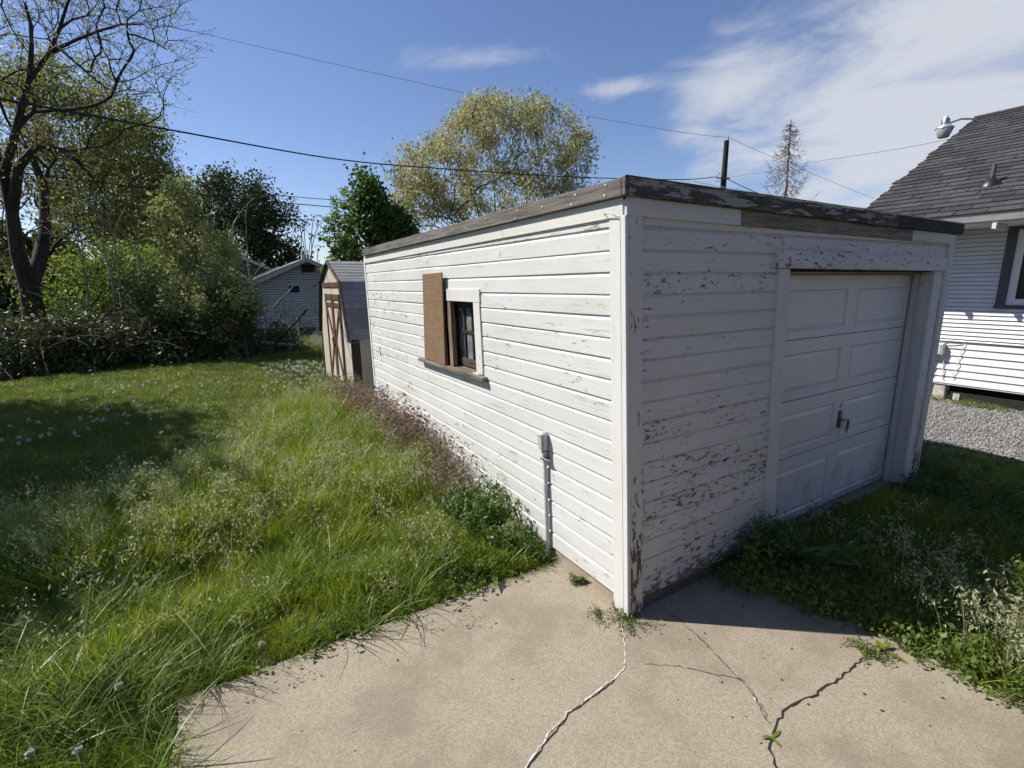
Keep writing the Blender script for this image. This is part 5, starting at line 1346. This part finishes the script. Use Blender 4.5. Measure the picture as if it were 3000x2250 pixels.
def scatter(name, P, scl, idx, sources, label, cat, rng, tilt=.12):
    n = len(P); me = bpy.data.meshes.new(name); me.vertices.add(n); me.vertices.foreach_set('co', np.asarray(P, np.float32).ravel())
    rot = np.stack([rng.normal(size=n) * tilt, rng.normal(size=n) * tilt, rng.uniform(0, 6.283, n)], 1).astype(np.float32)
    a = me.attributes.new('rot', 'FLOAT_VECTOR', 'POINT'); a.data.foreach_set('vector', rot.ravel())
    a = me.attributes.new('scl', 'FLOAT', 'POINT'); a.data.foreach_set('value', np.asarray(scl, np.float32))
    a = me.attributes.new('idx', 'INT', 'POINT'); a.data.foreach_set('value', np.asarray(idx, np.int32))
    me.update()
    o = link(name, me, None, None, kind='stuff', label=label, category=cat)
    ng = bpy.data.node_groups.new(name, 'GeometryNodeTree')
    ng.interface.new_socket('Geometry', in_out='INPUT', socket_type='NodeSocketGeometry'); ng.interface.new_socket('Geometry', in_out='OUTPUT', socket_type='NodeSocketGeometry')
    N = ng.nodes; gi = N.new('NodeGroupInput'); go = N.new('NodeGroupOutput'); ip = N.new('GeometryNodeInstanceOnPoints'); jn = N.new('GeometryNodeJoinGeometry')
    for s in reversed(sources):
        oi = N.new('GeometryNodeObjectInfo'); oi.inputs['Object'].default_value = s; oi.inputs['As Instance'].default_value = True
        ng.links.new(oi.outputs['Geometry'], jn.inputs[0])
    def attr(nm, t): q = N.new('GeometryNodeInputNamedAttribute'); q.data_type = t; q.inputs['Name'].default_value = nm; return q.outputs['Attribute']
    er = N.new('FunctionNodeEulerToRotation'); ng.links.new(attr('rot', 'FLOAT_VECTOR'), er.inputs[0])
    ng.links.new(gi.outputs[0], ip.inputs['Points']); ng.links.new(jn.outputs[0], ip.inputs['Instance'])
    ip.inputs['Pick Instance'].default_value = True
    ng.links.new(attr('idx', 'INT'), ip.inputs['Instance Index']); ng.links.new(er.outputs[0], ip.inputs['Rotation']); ng.links.new(attr('scl', 'FLOAT'), ip.inputs['Scale'])
    ng.links.new(ip.outputs[0], go.inputs[0])
    md = o.modifiers.new('scatter', 'NODES'); md.node_group = ng
    return o
rg = np.random.default_rng(91)
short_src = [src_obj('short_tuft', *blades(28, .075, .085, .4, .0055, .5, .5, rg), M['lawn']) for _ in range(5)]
mid_src = [src_obj('mid_tuft', *blades(24, .075, .21, .5, .0074, .35, .6, rg, 4), M['grass']) for _ in range(6)]
lime_src = [src_obj('lime_tuft', *blades(16, .06, .20, .45, .0055, .3, .4, rg, 4), M['grass_lime']) for _ in range(3)]
tall_src = [src_obj('tall_tuft', *blades(22, .08, .37, .45, .0076, .25, .55, rg, 4), M['grass']) for _ in range(5)]
shine_src = [src_obj('broad_tuft', *blades(26, .09, .30, .4, .0075, .45, .85, rg, 5), M['grass_shine']) for _ in range(4)]
seed_src = [src_obj('seed_stalk', *seed_stalk(rg, .52, None), M['seed']) for _ in range(8)]

def visible(P, m=800):
    q = project(P); return (q[:, 2] > .3) & (q[:, 0] > -m) & (q[:, 0] < PW + m) & (q[:, 1] > -m) & (q[:, 1] < PH + 3 * m)
def on_patio(x, y): return (x > -2.40) & (x < 1.18) & (y < .735)
def blocked(x, y): return ((x > -.03) & (x < 4.2) & (y > -.03) & (y < 5.45)) | ((x > .08) & (x < 2.6) & (y > 7.36) & (y < 10.2)) | on_patio(x, y)
def tallness(x, y):
    s = x + 3.35 - .50 * (y - 2.6) + .35 * noise2(x, y, 1.1, 5)
    t = np.clip(s / .5, 0, 1) * np.clip((y - 1.9) / .7, 0, 1) * np.clip((7.6 - y) / .9, 0, 1)
    return t
def mediumness(x, y):
    return np.clip((3.9 - y + .5 * noise2(x, y, .9, 6)) / .8, 0, 1)
def sample(x0, x1, y0, y1, dens, rng):
    n = int((x1 - x0) * (y1 - y0) * dens); x = rng.uniform(x0, x1, n); y = rng.uniform(y0, y1, n)
    k = ~blocked(x, y); x, y = x[k], y[k]; z = zlawn(x, y) + .015
    P = np.stack([x, y, z], 1); return P[visible(P)]
# short lawn
P = np.concatenate([sample(-9, .2, 2.5, 8, 420, rg), sample(-15, 1.4, 8, 19, 190, rg)])
t = np.maximum(tallness(P[:, 0], P[:, 1]), mediumness(P[:, 0], P[:, 1])); P = P[t < .75]
bump = 1 + .45 * noise2(P[:, 0], P[:, 1], 1.2, 8) + .5 * np.clip(noise2(P[:, 0], P[:, 1], .5, 9), 0, 1) + .9 * np.clip((P[:, 1] - 13) / 3, 0, 1)
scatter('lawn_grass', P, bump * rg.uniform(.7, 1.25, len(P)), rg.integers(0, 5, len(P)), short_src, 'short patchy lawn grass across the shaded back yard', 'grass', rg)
# medium grass by the patio and the left foreground
P = np.concatenate([sample(-7.5, 0, .72, 4.2, 520, rg), sample(-5, -2.38, -2.4, .75, 600, rg)])
t = mediumness(P[:, 0], P[:, 1]); P = P[t > rg.uniform(0, 1, len(P)) * .9]
h = .85 + .45 * noise2(P[:, 0], P[:, 1], 2.1, 11) + .34 * noise2(P[:, 0], P[:, 1], 5, 12)
h *= np.clip(.55 + (P[:, 1] - .72) * 1.1, .55, 1.0) * np.where(P[:, 0] < -2.3, 1.05, 1)
ix = np.where(rg.uniform(size=len(P)) < .12 + .25 * (noise2(P[:, 0], P[:, 1], 1.6, 13) > .45), rg.integers(6, 9, len(P)), rg.integers(0, 6, len(P)))
scatter('meadow_grass', P, np.clip(h, .4, 1.6) * rg.uniform(.75, 1.2, len(P)), ix, mid_src + lime_src, 'lush unmown green grass between the patio and the lawn', 'grass', rg)
# tall strip
P = sample(-4, 0, 1.7, 7.8, 420, rg); t = tallness(P[:, 0], P[:, 1]); k = t > .25; P = P[k]; t = t[k]
h = (.55 + .5 * t) * (1 + .30 * noise2(P[:, 0], P[:, 1], 2.4, 14) + .26 * noise2(P[:, 0], P[:, 1], 5.2, 16))
ix = np.where(rg.uniform(size=len(P)) < .22, 5 + rg.integers(0, 3, len(P)), rg.integers(0, 5, len(P)))
scatter('tall_grass', P, h * rg.uniform(.75, 1.2, len(P)), ix, tall_src + lime_src, 'tall overgrown grass in front of the long garage wall', 'grass', rg)
# shiny arching clumps near the lower left
cl_ = [(ground(190, 1830), .36, 50), (ground(240, 1760), .22, 22), (ground(80, 2020), .35, 30), (ground(470, 2010), .22, 8), (ground(700, 1830), .3, 8), (ground(420, 1760), .3, 9), (ground(250, 2130), .3, 12), (ground(1250, 1780), .2, 8), (ground(900, 1700), .3, 6), (ground(560, 2180), .14, 8), (ground(620, 2010), .12, 8), (ground(1050, 1850), .08, 5)]
P = np.concatenate([c + rg.normal(size=(n, 3)) * np.array([r * .55, r * .55, 0]) for c, r, n in cl_]); k = ~blocked(P[:, 0], P[:, 1]); P = P[k]; P[:, 2] = zlawn(P[:, 0], P[:, 1]) + .01
scatter('arching_grass', P, rg.uniform(.7, 1.25, len(P)), rg.integers(0, 4, len(P)), shine_src, 'glossy broad bladed grass clumps in the lower left foreground', 'grass', rg)
# seed heads
P = sample(-4.6, -.05, 1.2, 7.6, 95, rg); t = tallness(P[:, 0], P[:, 1]); P = P[t * np.clip(.6 + .6 * noise2(P[:, 0], P[:, 1], 1.9, 15), .05, 1) > rg.uniform(0, 1, len(P))]
P2 = sample(-4.5, 0, .8, 3, 12, rg)
P3 = np.concatenate([ground(px, py) + rg.normal(size=(n, 3)) * np.array([.16, .16, 0]) for px, py, n in ((120, 1600, 26), (300, 1660, 22), (420, 1480, 26), (560, 1480, 26), (230, 1560, 18), (700, 1420, 24), (60, 1680, 14))]); P3[:, 2] = zlawn(P3[:, 0], P3[:, 1])
P = np.concatenate([P, P2, P3])
scatter('seeding_grass', P, rg.uniform(.75, 1.25, len(P)), rg.integers(0, 8, len(P)), seed_src, 'pale feathery grass seed heads nodding over the tall grass', 'grass', rg, .2)
# clumps of taller grass standing free in the shade, from the same tufts
P3 = np.concatenate([ground(px, py) + rg.normal(size=(n, 3)) * np.array([.17, .17, 0]) for px, py, n in ((120, 1610, 26), (300, 1670, 26), (430, 1500, 34), (570, 1490, 30), (230, 1570, 20), (700, 1430, 24), (60, 1690, 20), (860, 1240, 20), (900, 1190, 20))]); P3[:, 2] = zlawn(P3[:, 0], P3[:, 1])
scatter('grass_clumps', P3, rg.uniform(.9, 1.45, len(P3)), rg.integers(0, 5, len(P3)), tall_src, 'separate tall grass clumps at the edge of the tree shade', 'grass', rg)
# reddish dry stalks along the wall
def dry_stalk(rng):
    V, Q, T = blades(7, .03, .52, .3, .004, .16, .22, rng, 3); V = list(V); Q = list(Q); T = list(T)
    for _ in range(46):
        i = len(V); p = np.array([rng.normal() * .055, rng.normal() * .055, rng.uniform(.18, .56)]); d = rng.normal(size=3) * .02; s = rng.normal(size=3) * .005
        V += [p, p + d * .5 + s, p + d, p + d * .5 - s]; Q.append((i, i + 1, i + 2, i + 3))
    return np.array(V), Q, T
dry_src = [src_obj('dry_stalk', *dry_stalk(rg), M['dry']) for _ in range(5)]
n = 330; y = rg.uniform(1.75, 6.3, n); x = -.06 - np.abs(rg.normal(size=n)) * .22 - np.clip(y - 4.2, 0, 2) * .05; P = np.stack([x, y, zlawn(x, y)], 1)
scatter('dry_weeds', P, rg.uniform(.75, 1.2, n) * np.clip(.75 + (y - 1.75) * .25, .75, 1.1), rg.integers(0, 5, n), dry_src, 'reddish brown dead weeds along the foot of the long garage wall', 'weeds', rg)
# low leafy ground cover: beside the patio on the left, and in the shade on the right
def rosette(n, r, h, s, rng, asp=.6):
    P = np.stack([rng.normal(size=n) * r, rng.normal(size=n) * r, rng.uniform(0, h, n)], 1); V, F = leaf_quads(P, s, rng, asp, -.25); return V, F, []
cover_src = [src_obj('cover_sprig', *rosette(34, .06, .09, .030, rg), M['cover']) for _ in range(4)]
right_src = [src_obj('side_tuft', *blades(20, .08, .16, .5, .0045, .4, .6, rg, 3), M['grass']) for _ in range(4)]
P = np.concatenate([sample(-.95, -.02, .74, 2.0, 260, rg), sample(-2.35, -.6, .735, .95, 60, rg)])
scatter('ground_cover', P, rg.uniform(.6, 1.3, len(P)), rg.integers(0, 4, len(P)), cover_src, 'low small leaved weeds along the patio edge by the bush', 'weeds', rg)
def sample_r(x0, x1, y0, y1, dens, rng, edge=True):
    n = int((x1 - x0) * (y1 - y0) * dens); x = rng.uniform(x0, x1, n); y = rng.uniform(y0, y1, n)
    lim = np.interp(y, [-3, -1.55, -.95, -.36, .02, .12], [1.16, 1.15, 1.12, .92, .68, .60]) + .05 * noise2(y * 3, y * 2, 2.2, 3)
    k = (x > lim) & ~((x > -.03) & (x < 4.2) & (y > -.03)) ; P = np.stack([x[k], y[k], np.where(x[k] < 1.17, .0, zright(x[k], y[k]) + .01)], 1)
    return P[visible(P)]
P = np.concatenate([sample_r(.6, 5.6, -3.9, -.02, 300, rg), sample_r(1.45, 3.85, -.2, -.03, 260, rg), sample_r(4.2, 5.75, -2.2, 3, 150, rg)])
scatter('side_yard_grass', P, rg.uniform(.5, 1.35, len(P)) * np.where(P[:, 0] > 3.4, .55, 1), rg.integers(0, 4, len(P)), right_src, 'uncut grass in the garage shadow before the overhead door', 'grass', rg)
P = np.concatenate([sample_r(.6, 2.6, -3.9, -.02, 330, rg), sample_r(2.6, 4.4, -2, -.02, 60, rg)])
scatter('side_yard_weeds', P, rg.uniform(.6, 1.5, len(P)), rg.integers(0, 4, len(P)), cover_src, 'small leaved weeds creeping over the right patio edge', 'weeds', rg)
P = np.concatenate([ground(px, py) + rg.normal(size=(n, 3)) * np.array([.16, .16, 0]) for px, py, n in ((2900, 1990, 18), (2980, 1930, 26), (3060, 1990, 26), (2830, 1930, 6), (2700, 1760, 8), (2850, 1800, 8), (2560, 1640, 8), (2990, 1800, 9))]); P[:, 2] = zright(P[:, 0], P[:, 1]); P = P[~on_patio(P[:, 0], P[:, 1])]
scatter('side_seeding_grass', P, rg.uniform(.6, 1.15, len(P)), rg.integers(0, 8, len(P)), seed_src, 'sunlit seeding grass at the right edge beyond the patio', 'grass', rg, .2)
# gravel chips on the drive
def chip(rng):
    V = np.array([[1, 0, 0], [-1, 0, 0], [0, 1, 0], [0, -1, 0], [0, 0, .7], [0, 0, -.7]]) * rng.uniform(.6, 1.2, (6, 1)); F = [(0, 2, 4), (2, 1, 4), (1, 3, 4), (3, 0, 4), (2, 0, 5), (1, 2, 5), (3, 1, 5), (0, 3, 5)]
    return V * .017, [], F
chip_src = [src_obj('stone_chip', *chip(rg), M['stone']) for _ in range(4)]
n = 16000; x = rg.uniform(5.55, 9.4, n); y = rg.uniform(-3, 3.2, n); P = np.stack([x, y, zgrav(x, y) + .006], 1); P = P[visible(P)]
scatter('gravel_chips', P, rg.uniform(.5, 1.5, len(P)), rg.integers(0, 4, len(P)), chip_src, 'loose grey stone chips on the drive before the white house', 'gravel', rg, 1.5)
n = 90; y = rg.uniform(-.2, 2.2, n); x = HX - .12 - np.abs(rg.normal(size=n)) * .12; P = np.stack([x, y, zgrav(x, y)], 1)
scatter('foundation_weeds', P, rg.uniform(.5, 1.2, n), rg.integers(0, 8, n), cover_src + right_src, 'weeds at the foot of the white house', 'weeds', rg)

# ------------------------------------------------------------------ single plants
def bush(name, label, c, rx, ry, h, nst, nl, ls, m, seed, asp=.4, up=-.5, cat='plant'):
    r = np.random.default_rng(seed); rt = empty(name, tuple(c), label, cat); P0 = []; P1 = []; LP = []
    for _ in range(nst):
        a = r.uniform(0, 6.283); q = np.array([math.cos(a) * rx, math.sin(a) * ry, 0]) * math.sqrt(r.uniform()); e = q * 1.25 + np.array([0, 0, h * r.uniform(.6, 1.05) * (1 - .45 * (np.linalg.norm(q[:2]) / max(rx, ry)) ** 2)]); b = q * .5
        for s in range(4): P0.append(b + (e - b) * s / 4); P1.append(b + (e - b) * (s + 1) / 4)
        t = r.uniform(.12, 1.0, nl) ** .8; LP.append(b + (e - b) * t[:, None] + r.normal(size=(nl, 3)) * .018)
    P0, P1 = np.array(P0), np.array(P1); V, F = frusta(P0, P1, np.full(len(P0), .0025), np.full(len(P0), .002), 3)
    link('stems', mesh_np('stems', V, F), M['weed'], rt, kind='stuff')
    link('leaves', mesh_np('leaves', *leaf_quads(np.concatenate(LP), ls, r, asp, up)), m, rt); return rt
g0 = ground(1450, 1575); bush('leafy_bush', 'rounded dark green leafy bush against the garage wall left of the conduit', (-.30, 1.42, -.03), .24, .42, .44, 90, 46, .042, M['weed'], 101, cat='bush')
bush('leafy_bush', 'low green weed clump around the conduit foot', (-.16, .93, -.02), .14, .16, .26, 26, 26, .034, M['weed'], 102, cat='bush')
bush('leafy_bush', 'spreading low green weeds at the patio edge in front of the bush', (-.55, 1.0, -.03), .36, .18, .20, 60, 30, .030, M['cover'], 103, cat='bush')
bush('leafy_bush', 'tall yellow green weed at the lower right edge beyond the patio', tuple(ground(2990, 1900) + np.array([.12, 0, 0])), .16, .16, .62, 26, 60, .030, M['lf_lime'], 104, cat='bush')
bush('leafy_bush', 'yellow flowering weed patch at the right patio edge', tuple(ground(2880, 1985) + np.array([.05, 0, -.02])), .20, .16, .16, 40, 24, .026, M['lf_lime'], 105, cat='bush')
bush('leafy_bush', 'dark weed clump where the door frame meets the shaded siding', (1.42, -.17, -.01), .22, .12, .33, 44, 30, .034, M['weed'], 106, cat='bush')
bush('leafy_bush', 'dark low weeds at the right foot of the garage door', (3.72, -.18, -.02), .22, .12, .20, 30, 24, .030, M['weed'], 107, cat='bush')
bush('leafy_bush', 'grass and weeds at the right front corner of the garage', (4.32, -.12, -.03), .26, .18, .30, 40, 24, .032, M['weed'], 108, cat='bush')
def broadleaf(name, label, c, nl, L, W, seed, m=None, upr=(.3, 1.1), cat='plant', group=None):
    """a rosette of long bent leaves with a folded midrib, one child per leaf"""
    r = np.random.default_rng(seed); rt = empty(name, tuple(c), label, cat, group)
    for k in range(nl):
        a = 6.283 * k / nl + r.normal() * .35; d = np.array([math.cos(a), math.sin(a), 0]); s = np.array([-d[1], d[0], 0]); el = r.uniform(*upr); l = L * r.uniform(.65, 1.15); V = []; seg = 6
        for i in range(seg + 1):
            t = i / seg; q = d * l * (math.cos(el) * t + .25 * t * t) + np.array([0, 0, l * (math.sin(el) * t - .42 * t * t)]); q[2] = max(q[2], .004); w = W * (math.sin(math.pi * min(.12 + t * .88, 1)) ** .8) * (1 if i < seg else .05)
            V += [q - s * w * .5 + [0, 0, w * .16], q, q + s * w * .5 + [0, 0, w * .16]]
        F = [f for i in range(seg) for f in ((3 * i, 3 * i + 1, 3 * i + 4, 3 * i + 3), (3 * i + 1, 3 * i + 2, 3 * i + 5, 3 * i + 4))]
        me = mesh_np('leaf', np.array(V), F); me.polygons.foreach_set('use_smooth', np.ones(len(F), bool)); link('leaf', me, m or M['weed'], rt)
    return rt
bush('leafy_bush', 'tallest dark weed clump at the left foot of the overhead door', (1.18, -.17, 0), .22, .13, .44, 46, 34, .036, M['weed'], 109, cat='bush')
broadleaf('dock_plant', 'tall broad leaved weed in the shade left of the garage door', (1.28, -.22, 0), 12, .50, .07, 111, upr=(1.0, 1.45))
broadleaf('dock_plant', 'broad leaved weed with arching leaves before the garage door frame', (1.50, -.34, 0), 9, .32, .055, 112, upr=(.7, 1.3))
broadleaf('dock_plant', 'low broad leaved weed by the foot of the door', (1.75, -.42, 0), 7, .30, .07, 113, upr=(.4, 1.0))
broadleaf('dock_plant', 'long leaved thistle in front of the conduit', (-.22, 1.02, -.02), 9, .34, .06, 114, upr=(.5, 1.2))
broadleaf('dock_plant', 'small rosette of long leaves by the patio edge below the bush', (-.50, .86, -.02), 7, .24, .05, 115, upr=(.3, .9))
broadleaf('dock_plant', 'small weed with two upright leaves at the foot of the sunlit wall', tuple(ground(1712, 1700)), 4, .13, .045, 116, upr=(.6, 1.2), m=M['cover'])
broadleaf('dock_plant', 'tiny three leaved weed growing out of the dark crack', tuple(ground(2262, 2163)), 3, .065, .015, 117, upr=(.3, .9), m=M['lf_lime'])
broadleaf('dock_plant', 'single broad leaf weed at the end of the dark crack', tuple(ground(2585, 1905)), 4, .10, .032, 118, upr=(.3, 1.0), m=M['lf_lime'])
broadleaf('dock_plant', 'blue green leaved weed at the right edge of the picture', tuple(ground(2975, 1960) + np.array([.15, .1, 0])), 6, .22, .07, 119, upr=(.5, 1.1))
M['cover2'] = leafmat('creeping_leaf', (0.075, 0.11, 0.025), (0.19, 0.24, 0.07), .4, pos_scale=3)
def creeper(label, c, rad, n, seed, fan=None):
    """flat sprawling weed on the concrete"""
    r = np.random.default_rng(seed); cm = M['cover2']; rt = empty('creeping_weed', tuple(c), label, 'weed'); P0 = []; P1 = []; LP = []
    for _ in range(n):
        a = r.uniform(*(fan or (0, 6.283))); l = rad * r.uniform(.4, 1); q = np.zeros(3) + [0, 0, .004]
        for s in range(7):
            e = q + np.array([math.cos(a), math.sin(a), 0]) * l / 7 + np.array([0, 0, r.uniform(-.003, .008)]); e[2] = max(e[2], .004); P0.append(q); P1.append(e); q = e; a += r.normal() * .25
            LP.append(q + r.normal(size=(5, 3)) * np.array([.010, .010, .004]) + [0, 0, .006])
    P0, P1 = np.array(P0), np.array(P1); V, F = frusta(P0, P1, np.full(len(P0), .0014), np.full(len(P0), .0012), 3)
    link('stems', mesh_np('stems', V, F), M['weed'], rt, kind='stuff'); link('leaves', mesh_np('leaves', *leaf_quads(np.concatenate(LP), .014, r, .6, -.3)), cm, rt)
creeper('green creeping weed at the foot of the near garage corner', ground(1845, 1818), .20, 22, 121)
creeper('small round creeping weed on the patio below the sunlit wall', ground(1690, 1705), .07, 16, 122)
creeper('thin creeping weed reaching left from the garage corner', ground(1760, 1795), .16, 6, 123, (2.4, 4.2))
creeper('creeping weed at the upper end of the dark crack', ground(2545, 1915), .13, 18, 124)
creeper('creeping weed along the right edge of the concrete', ground(2690, 1920), .16, 14, 125)
# two pink tulips by the dry weeds
M['tulip'] = plain('pink_petal', (0.62, 0.10, 0.20), .5, var=.15)
for (px, py, lab) in ((1027, 1195, 'left of two pink tulips beside the dry weeds'), (1055, 1202, 'right of two pink tulips beside the dry weeds')):
    c = at(px, py, 7.3); rt = empty('tulip', (c[0], c[1], 0), lab, 'flower', 'pink tulips')
    MB().tube([(0, 0, 0), (.01, 0, c[2] * .5), (0, 0, c[2])], .004, 5).build('stem', M['weed'], rt)
    MB().lathe([(.008, 0), (.03, .02), (.034, .045), (.022, .075), (.01, .08)], (0, 0, c[2]), 7).build('petals', M['tulip'], rt, smooth=True)
# dandelion clocks
M['puff'] = leafmat('dandelion_puff', (0.42, 0.42, 0.39), (0.62, 0.62, 0.58), .35, rough=.9)
rd = np.random.default_rng(131)
def puff_mesh(n, R):
    d = rd.normal(size=(n, 3)); d /= np.linalg.norm(d, axis=1, keepdims=True); P = d * R * .55
    V, F = leaf_quads(P, R * .75, rd, .55, 0); return mesh_np('seed_head', V, F)
puff_far = puff_mesh(30, .031); puff_near = puff_mesh(240, .016); puff_far.materials.append(M['puff']); puff_near.materials.append(M['puff'])
st = MB().tube([(0, 0, 0), (.006, 0, .5), (0, 0, 1)], .0022, 4); stem_me = bpy.data.meshes.new('stem'); stem_me.from_pydata(st.v, [], st.f); stem_me.materials.append(M['weed'])
def dandelion(x, y, h, near, label, group):
    rt = empty('dandelion', (x, y, float(zlawn(x, y)) + .01), label, 'dandelion', group)
    s = link('stem', stem_me, None, rt); s.scale = (1, 1, h)
    p = link('seed_head', puff_near if near else puff_far, None, rt); p.location = (0, 0, h); p.rotation_euler = (rd.uniform(0, 3), rd.uniform(0, 3), 0)
def dset(pix, spread, label, group, h=(.12, .2), near=False):
    for (px, py) in pix:
        g = ground(px + rd.normal() * spread, py + rd.normal() * spread * .35)
        if not blocked(np.array(g[0]), np.array(g[1])): dandelion(g[0], g[1], rd.uniform(*h), near, label, group)
scat = [(18, 1330), (30, 1270), (80, 1325), (62, 1330), (92, 1262), (120, 1265), (150, 1282), (104, 1258), (120, 1300), (155, 1300), (168, 1230), (190, 1180), (187, 1180), (200, 1180), (215, 1300), (225, 1305), (180, 1204), (240, 1260), (255, 1220), (258, 1272), (272, 1225), (277, 1240), (280, 1255), (285, 1260), (305, 1255), (310, 1223), (330, 1225), (306, 1258), (338, 1175), (360, 1240), (365, 1238), (375, 1237), (377, 1258), (382, 1178), (402, 1205), (425, 1240), (437, 1240), (440, 1250), (447, 1235), (470, 1240), (505, 1230), (548, 1218), (535, 1300), (583, 1295), (470, 1300), (235, 1100), (270, 1105), (278, 1112), (215, 1155), (360, 1150), (380, 1155), (370, 1160), (440, 1135), (448, 1132), (470, 1130), (430, 1148), (510, 1150), (515, 1155), (505, 1160), (590, 1122), (592, 1128), (635, 1140), (670, 1135), (725, 1140), (440, 1092), (640, 1065), (706, 1064), (660, 1120), (730, 1110), (545, 1110), (600, 1160), (330, 1165), (60, 1310)]
dset(scat, 5, 'white dandelion clock scattered over the open back lawn', 'dandelions in the lawn')
clus = [(rd.uniform(770, 1000), rd.uniform(1085, 1170)) for _ in range(70)] + [(rd.normal(900, 45), rd.normal(1105, 12)) for _ in range(70)] + [(rd.normal(940, 30), rd.normal(1165, 8)) for _ in range(28)] + [(rd.normal(875, 12), rd.normal(1188, 6)) for _ in range(10)]
dset(clus, 2, 'white dandelion clock in the thick patch by the shed door', 'dandelions by the shed', (.16, .30))
for (px, py, h, lab) in ((1205, 1560, .16, 'dandelion clock left of the leafy bush, the lower one'), (1222, 1530, .17, 'dandelion clock left of the leafy bush, the upper one'), (293, 1570, .22, 'lone dandelion clock in the tall grass at far left'), (372, 2130, .26, 'dandelion clock on a long stem near the lower left corner'), (250, 2300, .2, 'pair member dandelion clock at the bottom edge, the larger right one'), (112, 2310, .2, 'dandelion clock at the bottom edge, the left one'), (770, 1925, .12, 'dandelion clock at the edge of the patio')):
    g = ground(px, py); dandelion(g[0], g[1], h, True, lab, 'near dandelions')
# crumbs and pebbles on the concrete
rp = random.Random(141); pb_me = []
for k in range(3):
    V = [Vector((rp.uniform(.6, 1.2) * math.cos(a), rp.uniform(.5, 1) * math.sin(a), z)) * .008 for z in (0, .6) for a in (0, 1.3, 2.5, 3.8, 5.1)]
    me = bpy.data.meshes.new('pebble'); me.from_pydata([tuple(v) for v in V], [], [(4, 3, 2, 1, 0), (5, 6, 7, 8, 9)] + [(i, (i + 1) % 5, 5 + (i + 1) % 5, 5 + i) for i in range(5)]); me.materials.append(plain('pebble_dark', (0.05, 0.045, 0.045), .8)); pb_me.append(me)
for (px, py) in [(2462, 1896), (2320, 1902), (2128, 1875), (2020, 1874), (2065, 1856), (2240, 1930), (2290, 1992), (2258, 2048), (2185, 2100), (2115, 2000), (2532, 2034), (2584, 2083), (2648, 2056), (2762, 2046), (2760, 2000), (2725, 2128), (2876, 2025), (2368, 2065), (2022, 1928), (1165, 1935), (1036, 2146), (885, 2142), (1040, 2200), (2145, 2102), (1500, 1990), (1600, 1890), (1440, 1840), (2230, 2178), (1985, 2050)]:
    g = ground(px, py); o = link('pebble', pb_me[rp.randrange(3)], None, None, label='tiny dark pebble lying on the sunlit concrete', category='pebble', group='pebbles on the patio'); o.location = (g[0], g[1], .0005); o.rotation_euler = (0, 0, rp.uniform(0, 6)); s = rp.uniform(.4, 1.0); o.scale = (s, s, s)
